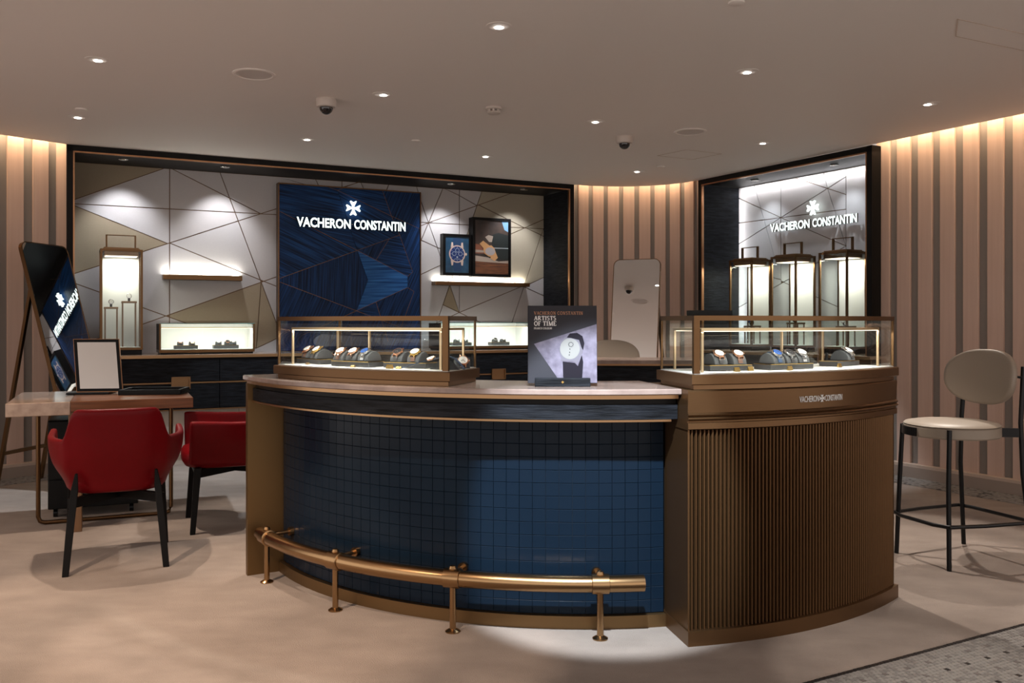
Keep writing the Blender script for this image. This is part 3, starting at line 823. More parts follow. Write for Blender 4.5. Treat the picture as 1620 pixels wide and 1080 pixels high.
# brass foot rail on four posts
RR, ZR, rr = 1.745, .208, .032
fr_ = thing('foot_rail', 'antique brass foot rail on four posts along the tiled counter', 'foot rail', pol(RR, -25, 0))
MB().tube([pol(RR, -57.5 + 64.5 * i / 48, ZR) for i in range(49)], rr, 16).build('rail', M['brass'], fr_, world=True, smooth=True)
for a in (-54.6, -36.0, -17.3, 1.5):
    br = MB().tube([pol(RR, a - 1.1, ZR), pol(RR, a - 1.05, ZR), pol(RR, a + 1.05, ZR), pol(RR, a + 1.1, ZR)], [rr + .002, rr + .006, rr + .006, rr + .002], 18).build('collar', M['brass'], fr_, world=True, smooth=True)
    c = pol(RR, a, 0)
    MB().lathe([(.0, 0), (.030, 0), (.030, .004), (.022, .009), (.0125, .013), (.0125, ZR - rr), (.016, ZR - rr + .002), (.0, ZR - rr + .003)], 16, c).build('post', M['brass'], fr_, world=True, smooth=True)
    d = (CC - c); d.z = 0; d.normalize()
    arm = MB(); q = c + Vector((0, 0, ZR + rr + .004))
    arm.lathe([(0, -.006), (.012, -.006), (.016, .002), (.012, .012), (.0, .016)], 14, q)
    h = c + Vector((0, 0, ZR + .012))
    arm.lathe([(.009, rr - .004), (.009, RR - 1.622), (.0, RR - 1.622)], 12, h, d)
    arm.lathe([(.0, RR - 1.640), (.020, RR - 1.640), (.020, RR - 1.620), (0, RR - 1.620)], 14, h, d)
    arm.build('wall_arm', M['brass'], fr_, world=True, smooth=True)

# ------------------------------------------------------------------ the reeded bronze counter
D_L, D_R = 11.35, 48.4
dr = thing('reeded_counter', 'curved bronze counter with vertical reeds and small white lettering under the right glass case', 'counter', pol(1.6, 30, 0))
MB().arcbox(1.44, 1.832, D_L + .25, D_R - .25, 0, .93, 50).build('body', M['gapdark'], dr, world=True)
MB().arcbox(1.40, 1.866, D_L - .15, D_R + .25, 0, .055, 50).build('plinth', M['band'], dr, world=True)
MB().arc([(1.42, .80), (1.852, .80), (1.862, .804), (1.862, .826), (1.856, .828), (1.856, .834), (1.864, .837), (1.868, .842), (1.864, .847), (1.858, .849), (1.864, .853),
          (1.866, .858), (1.862, .862), (1.858, .864), (1.862, .944), (1.858, .949), (1.42, .949)], D_L - .1, D_R + .15, 60).build('band', M['band'], dr, world=True, smooth=True)
NRD = 70; rd = None; ang = (D_R - D_L - .6) / NRD
for i in range(NRD):
    a = D_L + .3 + ang * (i + .5)
    if rd is None:
        w_ = 1.84 * math.radians(ang) * .33
        prof = [(w_ * math.cos(t), -.020 * math.sin(t)) for t in [math.pi * q / 8 for q in range(9)]]
        mb = MB(); mb.prism([(x, y, .056) for x, y in prof], (0, 0, .743)); rd = mb.build('reed', M['reed'], dr, smooth=True); o = rd
    else:
        o = rd.copy(); COL.objects.link(o); o.parent = dr
    o.location = ROOTM[dr.name].inverted() @ pol(1.832, a, 0); o.rotation_euler = (0, 0, math.radians(a))
for a, w_ in ((D_L + .12, .004), (D_R - .12, .004)):
    MB().arcbox(1.62, 1.850, a - .12, a + .12, .055, .80, 2).build('edge_post', M['band'], dr, world=True)
def bent(mb, r, a0, z0):                    # wrap a text line round the counter
    out = []
    for p in mb.v:
        out.append(pol(r - p.y, a0 + math.degrees(p.x / r), z0 + p.z))
    mb.v = out; return mb
def band_angle(px, r):
    best = min(range(1000, 5000), key=lambda q: abs(810 + F * pol(r, q / 100).x / pol(r, q / 100).y - px)); return best / 100
ba, bb = band_angle(1265.5, 1.863), band_angle(1333, 1.863)
wt = math.radians(bb - ba) * 1.863; zt = EYE - (634.5 - HZ) / F * pol(1.863, (ba + bb) / 2).y; ht = 9.5 / F * pol(1.863, (ba + bb) / 2).y
bent(text_mb('VACHERON', wt * .425, ht, .0012, .006), 1.8618, ba, zt).build('lettering', M['inkwhite'], dr, world=True)
bent(text_mb('CONSTANTIN', wt * .425, ht, .0012, .006), 1.8618, ba + (bb - ba) * .575, zt).build('lettering', M['inkwhite'], dr, world=True)
m_ = MB(); m_.prism([(wt * .495 + x, 0, ht * .5 + y) for x, y in cross_pts(ht * .62)], (0, .003, 0))
bent(m_, 1.8635, ba, zt).build('cross_emblem', M['inkwhite'], dr, world=True)

# ------------------------------------------------------------------ glass cases on the counters
def vitrine(a0, a1, rf, dep, label, lock_side, led_w):
    rb = rf - dep; z0, zp, zd, zt = TOPZ, .968, 1.007, 1.226; da = math.degrees(.008 / rf)
    am = (a0 + a1) / 2
    t = thing('glass_display_case', label, 'display case', pol((rf + rb) / 2, am, z0))
    B = lambda m, n, k, **q: m.build(n, M[k], t, world=True, **q)
    B(MB().arcbox(rb + .02, rf - .014, a0 + .25, a1 - .25, z0 + .0005, zp, 30), 'base_foot', 'bronzedk')
    B(MB().arc([(rb, zp), (rf, zp), (rf + .003, zp + .003), (rf + .003, zd - .004), (rf, zd), (rb, zd)], a0 - .15, a1 + .15, 40), 'base', 'band', smooth=True)
    B(MB().arcbox(rb + .012, rf - .014, a0 + .35, a1 - .35, zd - .001, zd + .004, 40), 'deck', 'white')
    gf, gb = rf - .012, rb + .006; g0, g1 = a0 + .28, a1 - .28
    w = .017; wa = math.degrees(w / rf)
    for r_, a_, f_ in ((gf, g0, .4), (gf, g1, .4), (gb + w, g0, .4), (gb + w, g1, .4)):
        s_ = 1 if a_ == g0 else -1
        near = (r_ == gf) and ((a1 < 0 and a_ == g1) or (a0 > 0 and a_ == g0))
        k = 1.45 if near else .55
        aa = sorted((a_, a_ + s_ * wa * k))
        B(MB().arcbox(r_ - w * min(k, 1), r_, aa[0], aa[1], zd + .003, zt - .002, 2), 'corner_post', 'bronze')
    fr2 = MB(); h = .018
    fr2.arcbox(gf - w * .8, gf + .001, g0, g1, zt - h, zt, 40); fr2.arcbox(gb, gb + w * .8, g0, g1, zt - h, zt, 40)
    B(fr2, 'top_frame', 'bronze')
    for a_, s_ in ((g0, 1), (g1, -1)):
        aa = sorted((a_, a_ + s_ * wa * .8)); B(MB().arcbox(gb, gf, aa[0], aa[1], zt - h, zt, 2), 'side_frame', 'bronze')
    B(MB().arcbox(gf - .007, gf - .003, g0 + .1, g1 - .1, zd + .004, zt - .003, 40), 'glass_pane', 'glass', smooth='all')
    B(MB().arcbox(gb + .003, gb + .007, g0 + .1, g1 - .1, zd + .004, zt - .003, 40), 'glass_pane', 'glass', smooth='all')
    for a_ in (g0 + .08, g1 - .2):
        B(MB().arcbox(gb + .008, gf - .008, a_, a_ + .12, zd + .004, zt - .003, 1), 'glass_pane', 'glass')
    B(MB().arcbox(gb + .008, gf - .008, g0 + .3, g1 - .3, zt - .006, zt - .002, 40), 'glass_pane', 'glass')
    # champagne light frame inside
    ri, ia, ib = gf - .045, g0 + 1.6, g1 - 1.6; zi = zt - .048; q = .009; qa = math.degrees(q / ri)
    B(MB().arcbox(ri - q, ri, ia, ib, zi - .010, zi, 40), 'light_rail', 'champ')
    rback = gb + .04
    B(MB().arcbox(rback, rback + q, ia, ib, zi - .010, zi, 40), 'light_rail', 'champ')
    for a_ in (ia, ib - qa):
        B(MB().arcbox(rback + q, ri - q, a_, a_ + qa, zi - .010, zi, 1), 'light_rail', 'champ')
        B(MB().arcbox(ri - q, ri, a_, a_ + qa, zd + .004, zi - .010, 1), 'light_post', 'champ')
        B(MB().arcbox(rback, rback + q, a_, a_ + qa, zd + .004, zi - .010, 1), 'light_post', 'champ')
    a_ = ia + (ib - ia) * (.33 if a1 < 0 else .62)
    B(MB().arcbox(rback, rback + q, a_, a_ + qa, zd + .004, zi - .010, 1), 'light_post', 'champ')
    B(MB().arcbox(ri - .0075, ri - .0025, ia + .3, ib - .3, zi - .0125, zi - .0102, 40), 'led_strip', 'led')
    B(MB().arcbox(rback + .002, rback + .007, ia + .3, ib - .3, zi - .0125, zi - .0102, 40), 'led_strip', 'led')
    al = a0 + 1.0 if lock_side < 0 else a1 - 1.0
    B(MB().tube([pol(gb + .05, al, zd + .02), pol(gb + .05, al, zd + .055)], .006, 10), 'lock', 'blackmetal')
    n = 4
    for i in range(n):                      # the strips' light, in short straight lengths
        b0 = ia + (ib - ia) * (i + .5) / n; tng = pol(1, b0 + 90) - CC
        area(pol(ri - .006, b0, zi - .015), (0, 0, -1), math.radians((ib - ia) / n) * ri, .006, led_w, (1, .95, .86), tng)
    return t
vitrine(-52.0, -17.9, 1.74, .34, 'long glass case with bronze frame on the marble top of the tiled counter', -1, .55)
vitrine(11.75, 48.2, 1.868, .36, 'glass case with bronze frame on the reeded counter at right', 1, .75)

# ------------------------------------------------------------------ watches, cushions, trays, price tags
DK = .0045 + 1.007                          # deck height in the cases
def watch(label, loc, rot, strap='strapblk', case='steel', dial='dialw', r=.044, sc=1.22, group=None, tilt=58, cush=None):
    rs = r + .0012
    if cush:
        c = MB(); n = 14
        pts = [(-.0, r * math.cos(math.pi * i / n), r * math.sin(math.pi * i / n)) for i in range(n + 1)]
        c.prism([(-.024 * sc, y, z) for _, y, z in pts], (.048 * sc, 0, 0))
        o = place(c.build('watch_cushion', M['fabric_grey'], smooth=True, bevel=.003), loc, rot)
        tag(o, cush, 'cushion', 'grey watch cushions')
    t = thing('wristwatch', label, 'watch', loc, rot, group)
    w = .0095 * sc
    rings = []
    for i in range(15):
        a = math.radians(8 + 164 * i / 14)
        ww = w * (1.0 - .18 * abs(math.cos(a)))
        cy, cz = -math.cos(a), math.sin(a)
        rings.append([(-ww, cy * rs, cz * rs), (ww, cy * rs, cz * rs), (ww, cy * (rs + .003), cz * (rs + .003)), (-ww, cy * (rs + .003), cz * (rs + .003))])
    MB().rings(rings).build('strap', M[strap], t)
    ax = Vector((0, -math.cos(math.radians(tilt)), math.sin(math.radians(tilt)))); o0_ = ax * (rs + .001)
    R_ = .0185 * sc; H_ = .0085 * sc
    c = MB().lathe([(0, 0), (R_ * .9, 0), (R_, H_ * .25), (R_, H_ * .7), (R_ * .93, H_), (R_ * .82, H_ * .97), (0, H_ * .9)], 22, o0_, ax)
    for sx in (-1, 1):
        for sy in (-1, 1):
            sd = ax.cross(Vector((1, 0, 0)))
            c.bar(o0_ + ax * H_ * .35 + Vector((sx * w * .85, 0, 0)) + sd * sy * R_ * .75, o0_ + ax * H_ * .1 + Vector((sx * w * .85, 0, 0)) + sd * sy * R_ * 1.32, .0032 * sc, .004 * sc, up=tuple(ax))
    cs = c.build('case', M[case], t, smooth=True)
    MB().lathe([(0, H_ * .4), (.0026 * sc, H_ * .4), (.0026 * sc, H_ * .4 + .004 * sc), (0, H_ * .4 + .004 * sc)], 10, o0_ + Vector((R_ * .98, 0, 0)) + ax * H_ * .5 - Vector((H_ * .4, 0, 0)), (1, 0, 0)).build('crown', M[case], cs)
    d = MB().lathe([(0, H_ * .9), (R_ * .80, H_ * .9), (R_ * .80, H_ * 1.0), (0, H_ * 1.0)], 22, o0_, ax).build('dial', M[dial], t)
    hd = MB(); b = o0_ + ax * H_ * 1.05; sd = ax.cross(Vector((1, 0, 0)))
    hd.bar(b, b + (Vector((.5, 0, 0)) + sd * -.55) * R_ * .8, .0012 * sc, .0006, up=tuple(ax)); hd.bar(b, b + (Vector((-.5, 0, 0)) + sd * -.3) * R_ * .75, .0014 * sc, .0006, up=tuple(ax))
    hd.build('hand', M['dialk' if dial == 'dialw' else 'steel'], d)
    return t
def tray(label, cx, rot, w, d, z, h=.022, group='watch trays in the glass cases'):
    t = thing('watch_tray', label, 'tray', (cx.x, cx.y, z), rot, group)
    MB().cbox(-w / 2, w / 2, -d / 2, d / 2, .001, h, .002).build('body', M['tray'], t)
    e_ = MB(); q = .0025
    for x0, x1, y0, y1 in ((-w / 2, w / 2, -d / 2, -d / 2 + q), (-w / 2, w / 2, d / 2 - q, d / 2), (-w / 2, -w / 2 + q, -d / 2, d / 2), (w / 2 - q, w / 2, -d / 2, d / 2)):
        e_.box(x0, x1, y0, y1, h - .0008, h + .0012)
    e_.build('gold_rim', M['gold'], t)
    return t
def price(label, p, rot, w=.026, h=.013, z=DK):
    m = MB(); m.prism([(-w / 2, -.004, 0), (-w / 2, .008, 0), (-w / 2, .003, h)], (w, 0, 0))
    return tag(place(m.build('price_tag', M['gold']), (p.x, p.y, z), rot), label, 'price tag', 'small gold price tags')
def polang(px, r):
    return min(range(-6000, 6000, 5), key=lambda q: abs(810 + F * pol(r, q / 100).x / pol(r, q / 100).y - px)) / 100
LV, RV = 'in the left glass case', 'in the right glass case'
def case_tray(px, r, w, d, label, items, kind, rotadd=0.0):
    a = polang(px, r); rot = math.radians(a + rotadd)
    tray(label, pol(r, a), rot, w, d, DK)
    for i, (dx, dy, lab, st, ca, di) in enumerate(items):
        p = pol(r, a) + Vector((math.cos(rot) * dx - math.sin(rot) * dy, math.sin(rot) * dx + math.cos(rot) * dy, 0))
        watch(lab, (p.x, p.y, DK + .0235), rot, st, ca, di, cush='cushion under the ' + lab, group='watches ' + kind)
case_tray(503, 1.565, .22, .10, 'leftmost charcoal watch tray in the left glass case', [
    (-.045, -.002, 'rose gold watch at the far left end ' + LV, 'strapbrn', 'rose', 'dialw'),
    (.045, -.004, 'second watch from the left ' + LV, 'strapblk', 'gold', 'dialw')], LV)
case_tray(566, 1.60, .23, .095, 'middle charcoal watch tray in the left glass case', [
    (-.066, -.012, 'rose gold watch leading the middle tray ' + LV, 'strapbrn', 'rose', 'dialw'),
    (.0, .0, 'rose gold watch second on the middle tray ' + LV, 'strapblk', 'rose', 'dialw'),
    (.068, .004, 'steel bracelet watch on the middle tray ' + LV, 'steel', 'steel', 'dialb')], LV)
case_tray(650, 1.575, .21, .10, 'rightmost charcoal watch tray in the left glass case', [
    (-.045, -.004, 'left watch on the rightmost tray ' + LV, 'strapblk', 'rose', 'dialk'),
    (.04, -.004, 'gold watch ending the rightmost tray ' + LV, 'strapbrn', 'gold', 'dialw')], LV)
case_tray(1146, 1.70, .19, .10, 'leftmost charcoal watch tray in the right glass case', [
    (-.043, -.004, 'rose gold watch at the far left ' + RV, 'strapblk', 'rose', 'dialw'),
    (.040, -.008, 'second watch from the left ' + RV, 'strapbrn', 'rose', 'dialw')], RV)
case_tray(1240, 1.715, .235, .095, 'middle charcoal watch tray in the right glass case', [
    (-.068, -.004, 'blue strapped watch on the middle tray ' + RV, 'strapblue', 'steel', 'dialb'),
    (.0, -.006, 'steel watch amid the middle tray ' + RV, 'strapblk', 'steel', 'dialk'),
    (.072, .0, 'bright steel watch ending the middle tray ' + RV, 'steel', 'steel', 'dialw')], RV)
case_tray(1328, 1.68, .20, .085, 'rightmost charcoal watch tray in the right glass case', [
    (.02, -.004, 'lone steel watch on the rightmost tray ' + RV, 'strapblk', 'steel', 'dialw')], RV)
for px, r, lb in ((486, 1.650, 'gold price tag before the leftmost tray ' + LV), (558, 1.672, 'gold price tag before the middle tray ' + LV),
                  (616, 1.69, 'largest gold price tag beside the middle tray ' + LV), (630, 1.67, 'small gold price tag before the rightmost tray ' + LV),
                  (1166, 1.80, 'gold price tag before the leftmost tray ' + RV), (1188, 1.77, 'gold price tag between the left and middle trays ' + RV),
                  (1250, 1.80, 'gold price tag before the middle tray ' + RV), (1329, 1.755, 'gold price tag before the rightmost tray ' + RV)):
    a = polang(px, r); price(lb, pol(r, a), math.radians(a), .032 if 'largest' in lb or 'RV' in lb else .024, .017 if 'largest' in lb or r > 1.75 else .009)
# the reclining long-strapped watch at the case's near corner, and its neighbour
def strap_watch():
    a = polang(684, 1.665); t = thing('wristwatch', 'watch laid out with its long blue strap stretched across the left glass case', 'watch', pol(1.665, a, DK), math.radians(a))
    pts = [(-.135, 0, .003), (-.10, 0, .013), (-.055, 0, .027), (0, 0, .040), (.045, 0, .050), (.075, 0, .052), (.10, 0, .044), (.125, 0, .022), (.14, 0, .003)]
    MB().rings([[(x, -.010, z), (x, .010, z), (x, .010, z + .003), (x, -.010, z + .003)] for x, _, z in pts]).build('strap', M['strapblue'], t, smooth=True)
    ax = Vector((-.24, -.25, .93)).normalized(); o0_ = Vector((-.005, 0, .040))
    c = MB().lathe([(0, 0), (.017, 0), (.019, .003), (.019, .007), (.016, .009), (0, .0085)], 22, o0_, ax).build('case', M['rose'], t, smooth=True)
    MB().lathe([(0, .0085), (.0155, .0085), (.0155, .0095), (0, .0095)], 22, o0_, ax).build('dial', M['dialw'], t)
    st = MB(); st.prism([(-.01, -.006, .001), (.12, -.006, .001), (.072, -.006, .050), (.05, -.006, .049)], (0, .012, 0)); st.build('wedge', M['fabric_grey'], t)
strap_watch()
a = polang(731, 1.53)
watch('large white-dialled watch in the right corner of the left glass case', pol(1.53, a, DK + .001), math.radians(a + 28), 'strapblk', 'rose', 'dialw', .042, 1.25, cush='grey suede cushion in the right corner of the left glass case', tilt=40)

# ------------------------------------------------------------------ book on its stand, tray on the right case
bk_a = polang(889, 1.60)
B0 = pol(1.60, bk_a, TOPZ)
st = thing('book_stand', 'low black wooden book stand with a tiny gold cross on the marble top', 'book stand', (B0.x, B0.y, TOPZ), math.radians(-1))
MB().cbox(-.108, .108, -.062, -.040, .0005, .034, .002).build('front_bar', M['blackwood'], st)
MB().cbox(-.108, .108, -.041, .04, .0005, .010, .002).build('foot', M['blackwood'], st)
m_ = MB(); m_.prism([(x, -.0632, .018 + y) for x, y in cross_pts(.0048)], (0, .0015, 0)); m_.build('cross_emblem', M['gold'], st)
bk = thing('hardcover_book', 'large slate grey watch book standing upright on the marble counter top', 'book', (B0.x, B0.y, TOPZ + .0102), math.radians(-1))
BW, BH, BT = .272, .305, .026; tl = math.radians(5)
def bv(x, y, z):                            # book coordinates, leaning back a little
    return Vector((x - BW / 2, (-.036 + z * math.sin(tl) + y * math.cos(tl)), z * math.cos(tl) - y * math.sin(tl) + .0025))
def bbox(mb, x0, x1, y0, y1, z0, z1):
    o_ = bv(x0, y0, z0); return mb.quad_box(o_, bv(x1, y0, z0) - o_, bv(x0, y1, z0) - o_, bv(x0, y0, z1) - o_)
c = MB(); bbox(c, 0, BW, 0, .003, 0, BH); bbox(c, 0, BW, BT - .003, BT, 0, BH); bbox(c, 0, .003, 0, BT, 0, BH); c.build('cover', M['cover'], bk)
bbox(MB(), .003, BW - .006, .0032, BT - .0032, .004, BH - .004).build('page_block', M['page'], bk)
def flat(pts, y, k, nm, par=bk, th=.0006):
    m = MB(); o_ = [bv(x, y, z) for x, z in pts]; e_ = bv(0, y - th, 0) - bv(0, y, 0); m.prism(o_, e_); return m.build(nm, M[k], par)
ux, uz = BW / 105., BH / 119.               # photographed pixels on the cover
def bp_(x, y): return ((x - 840) * ux, (606 - y) * uz)
ph = flat([bp_(849.5, 546), (BW - .0005, bp_(0, 515.5)[1]), (BW - .0005, .0015), bp_(890, 605.5)], 0, 'coverphoto', 'cover_photo')
M['wcase'] = mat('print_silver', (.165, .155, .19), .6, spec=.1); M['wdial'] = mat('print_white', (.26, .26, .255), .6, spec=.1); M['wstrap'] = mat('print_strap', (.012, .010, .016), .6, spec=.1)
def ell(cx, cy, rx, ry, n=28): return [bp_(cx + rx * math.cos(2 * math.pi * i / n), cy + ry * math.sin(2 * math.pi * i / n)) for i in range(n)]
flat([bp_(*p) for p in ((893, 573), (911, 575), (916, 580), (922, 563), (924, 574), (922, 605.5), (894, 605.5))], -.0008, 'wstrap', 'printed_strap', ph)
flat([bp_(*p) for p in ((898, 538), (904, 530), (915, 529), (923, 534), (926, 545), (924, 556), (918, 545), (913, 539))], -.0008, 'wstrap', 'printed_strap', ph)
flat([bp_(*p) for p in ((890, 572), (891, 569), (888, 556), (891, 543), (896, 536), (906, 537), (918, 540), (921, 550), (924, 557), (921, 563), (914, 577), (910, 573))], -.0016, 'wcase', 'printed_case', ph)
flat(ell(904, 553.5, 15, 16), -.0024, 'wdial', 'printed_dial', ph)
for i in range(10):
    q = 2 * math.pi * i / 10; flat(ell(905.5 + 3.4 * math.cos(q), 547 + 3.4 * math.sin(q), .75, .75, 6), -.0031, 'wstrap', 'printed_mark', ph)
for p in ((904, 554), (903.5, 559), (903, 563)): flat(ell(*p, .7, .9, 8), -.0031, 'wstrap', 'printed_mark', ph)
def btext(s, x0, x1, ytop, ybot, k, nm):
    (xa, zb), (xb, zt_) = bp_(x0, ybot), bp_(x1, ytop)
    m = serif_mb(s, xb - xa, zt_ - zb, .0006)
    m.v = [bv(xa + p.x, -.0001 - p.y, zb + p.z) for p in m.v]; m.build(nm, M[k], bk)
btext('VACHERON CONSTANTIN', 849.5, 924.5, 496, 501, 'inkcopper', 'title_lettering')
btext('ARTISTS', 849.5, 883.5, 503, 509.5, 'inkwhite', 'title_lettering')
btext('OF TIME', 849.5, 884, 511, 518, 'inkwhite', 'title_lettering')
btext('FRANCO COLOGNI', 849.5, 877, 520.6, 523.4, 'inkwhite', 'author_lettering')
bt = thing('black_tray', 'flat black tray lying on top of the right glass case', 'tray', (*pol(1.62, 18.2)[:2], 1.2265), math.radians(18))
q_ = MB(); q_.cbox(-.075, .075, -.05, .05, 0, .006, .002); q_.build('bottom', M['black'], bt)
q_ = MB()
for x0, x1, y0, y1 in ((-.075, .075, -.05, -.043), (-.075, .075, .043, .05), (-.075, -.068, -.043, .043), (.068, .075, -.043, .043)): q_.box(x0, x1, y0, y1, .005, .022)
q_.build('rim', M['black'], bt)

# ------------------------------------------------------------------ things inside the niches
def lantern(fr, s, d, label, group, w=.305, dep=.26):
    z0 = CT; t = thing('lantern_showcase', label, 'lantern showcase', fr.w(s, d, z0), fr.ang, group)   # s,d: front left corner
    q = .017; zb, zt = .06, .862
    MB().cbox(.006, w - .006, .006, dep - .006, .001, .042, .003).build('foot', M['black'], t)
    MB().box(0, w, 0, dep, .042, zb).build('base', M['bronze'], t)
    for x in (0, w - q):
        for y in (0, dep - q): MB().box(x, x + q, y, y + q, zb, zt).build('corner_post', M['bronze'], t)
    tp = MB()
    for x0, x1, y0, y1 in ((0, w, 0, q), (0, w, dep - q, dep), (0, q, q, dep - q), (w - q, w, q, dep - q)): tp.box(x0, x1, y0, y1, zt, zt + .018)
    tp.build('top_frame', M['bronze'], t)
    MB().cbox(.03, w - .03, .03, dep - .03, zt - .035, zt + .035, .003).build('lid', M['bronzedk'], t)
    MB().box(.022, w - .022, .022, dep - .022, zt + .018, zt + .026).build('roof', M['bronzedk'], t)
    MB().box(.04, w - .04, .04, dep - .05, zt - .038, zt - .0352).build('lamp', M['led'], t)
    h = MB(); hx, hy = .045, dep / 2
    h.box(hx, hx + .012, hy - .012, hy + .012, zt + .034, zt + .145); h.box(w - hx - .012, w - hx, hy - .012, hy + .012, zt + .034, zt + .145); h.box(hx, w - hx, hy - .012, hy + .012, zt + .139, zt + .146)
    h.build('handle', M['bronze'], t)
    MB().box(q, w - q, dep - q + .002, dep - .004, zb, zt).build('back_panel', M['case_white'], t)
    MB().box(q, w - q, .004, .008, zb, zt).build('glass_pane', M['glass'], t)
    for x in (.004, w - .008): MB().box(x, x + .004, q, dep - q, zb, zt).build('glass_pane', M['glass'], t)
    MB().box(q, w - q, q, dep - q, zb, zb + .004).build('floor_plate', M['case_white'], t)
    area(fr.w(s + w / 2, d + dep / 2, z0 + zt - .042), (0, 0, -1), .16, .10, 2.6, (1, .97, .86), fr.u)
    return t
def pedestal(fr, s, d, z, h, w, label, group):
    t = thing('display_pedestal', label, 'pedestal', fr.w(s, d, z), fr.ang, group); q = .009
    for x in (-w / 2, w / 2 - q):
        for y in (-.045, .045 - q): MB().box(x, x + q, y, y + q, .001, h - .014).build('leg', M['bronze'], t)
    MB().cbox(-w / 2 - .004, w / 2 + .004, -.05, .05, h - .016, h, .002).build('top', M['bronzedk'], t)
def bust_watch(fr, s, d, z, label, case='steel', dial='dialw', strap='strapblk', group='single watches in the lantern showcases'):
    t = thing('wristwatch', label, 'watch', fr.w(s, d, z), fr.ang, group)
    n = 20; rings = []
    for i in range(n):
        a = 2 * math.pi * i / n; y, zz = .022 * math.sin(a), .030 - .029 * math.cos(a)
        rings.append([(-.009, y * .93, .03 + (zz - .03) * .93), (.009, y * .93, .03 + (zz - .03) * .93), (.009, y, zz), (-.009, y, zz)])
    MB().rings(rings, caps=False, closed=True).build('strap', M[strap], t)
    MB().lathe([(0, 0), (.019, 0), (.021, .003), (.021, .007), (.018, .0085), (0, .0085)], 20, (0, -.020, .042), (0, -1, .25)).build('case', M[case], t, smooth=True)
    MB().lathe([(0, .0085), (.0165, .0085), (.0165, .0095), (0, .0095)], 20, (0, -.020, .042), (0, -1, .25)).build('dial', M[dial], t)
LD = .14
sl = BN.s(158.5, LD)
lantern(BN, sl, LD, 'tall bronze lantern showcase with two watch pedestals at the left of the long niche', None, .325, .26)
pedestal(BN, sl + .085, LD + .11, CT + .065, .335, .10, 'lower bronze pedestal in the lantern of the long niche', 'pedestals in the left lantern')
pedestal(BN, sl + .225, LD + .14, CT + .065, .385, .11, 'taller bronze pedestal in the lantern of the long niche', 'pedestals in the left lantern')
bust_watch(BN, sl + .085, LD + .11, CT + .4005, 'small pale watch on the lower pedestal in the long niche lantern')
bust_watch(BN, sl + .225, LD + .14, CT + .4505, 'small pale watch on the taller pedestal in the long niche lantern')
for s_, nm, (cs_, dl_) in ((.547, 'left', ('steel', 'dialb')), (1.092, 'middle', ('rose', 'dialw')), (1.653, 'right', ('steel', 'dialw'))):
    lantern(RN, s_ - .305, .18, f'bronze lantern showcase with carrying handle, {nm} of the three in the narrow niche', 'three lanterns in the narrow niche')
    hp = .205 if nm == 'middle' else .175
    pedestal(RN, s_ - .12, .31, CT + .065, hp, .13, f'low display block inside the {nm} lantern of the narrow niche', 'blocks in the three lanterns')
    bust_watch(RN, s_ - .12, .30, CT + .0655 + hp, f'watch standing inside the {nm} lantern of the narrow niche', cs_, dl_)

def low_case(fr, s0, s1, d, dep, z0, z1, label, group, sets):
    t = thing('low_display_case', label, 'display case', fr.w(s0, d, z0), fr.ang, group); L = s1 - s0; H_ = z1 - z0
    MB().box(.012, L - .012, .012, dep - .01, .001, .014).build('foot', M['black'], t)
    MB().cbox(0, L, 0, dep, .014, .038, .002).build('base', M['bronze'], t)
    MB().box(.012, L - .012, .01, dep - .012, .038, .042).build('deck', M['case_white'], t)
    for x in (0, L - .012): MB().box(x, x + .012, 0, dep, .038, H_ - .006).build('side_panel', M['darkframe'], t)
    for x in (0, L - .012): MB().box(x - .001, x + .013, -.002, .012, .03, H_ - .004).build('edge_post', M['bronze'], t)
    for x in (.0122, L - .0148): MB().box(x, x + .0026, .012, dep - .012, .042, H_ - .008).build('side_lining', M['case_white'], t)
    MB().box(.012, L - .012, dep - .012, dep, .038, H_ - .006).build('back_panel', M['case_white'], t)
    MB().box(.013, L - .013, .004, .008, .04, H_ - .007).build('glass_pane', M['glass'], t)
    MB().box(0, L, 0, dep, H_ - .006, H_).build('glass_top', M['glass'], t)
    MB().box(0, L, -.002, .0, H_ - .006, H_).build('glass_edge', M['glassedge'], t)
    MB().box(.015, L - .015, .016, .026, H_ - .042, H_ - .034).build('light_rail', M['champ'], t)
    MB().box(.02, L - .02, .018, .024, H_ - .0445, H_ - .0422).build('led_strip', M['led'], t)
    area(fr.w((s0 + s1) / 2, d + .021, z0 + H_ - .047), fr.v * .55 + Vector((0, 0, -1)), L - .06, .006, 2.2 * L, (1, .97, .84), fr.u)
    zt = z0 + .0425
    for k_, (ps, w_, items) in enumerate(sets):
        tray(f'small charcoal watch tray {"at left" if k_ == 0 else "at right"} ' + ('in the low case by the left shelf' if group.startswith('low') and s0 < 2 else 'in the low case right of the blue panel'), fr.w(s0 + ps, d + .10), fr.ang, w_, .09, zt, .03, 'watch trays in the low cases')
        for x, lab, ca, di in items:
            p = fr.w(s0 + ps + x, d + .10)
            watch(lab, (p.x, p.y, zt + .0315), fr.ang, 'strapblk', ca, di, r=.030, sc=1.0, cush='cushion under the ' + lab, group='watches in the low cases')
dC = .08
s0, s1 = BN.s(252, dC), BN.s(403, dC)
L1 = 'in the low case by the left shelf'; L2 = 'in the low case right of the blue panel'
low_case(BN, s0, s1, dC, .30, CT, 1.195, 'long low lit glass case under the empty left shelf', 'low lit cases on the long cabinet', [
    (.22, .19, [(-.045, 'far left watch ' + L1, 'rose', 'dialw'), (.05, 'second watch ' + L1, 'rose', 'dialw')]),
    (.55, .21, [(-.06, 'third watch ' + L1, 'steel', 'dialw'), (.015, 'fourth watch ' + L1, 'rose', 'dialk'), (.065, 'far right watch ' + L1, 'steel', 'dialw')])])
s2, s3 = BN.s(696, dC), BN.s(838, dC)
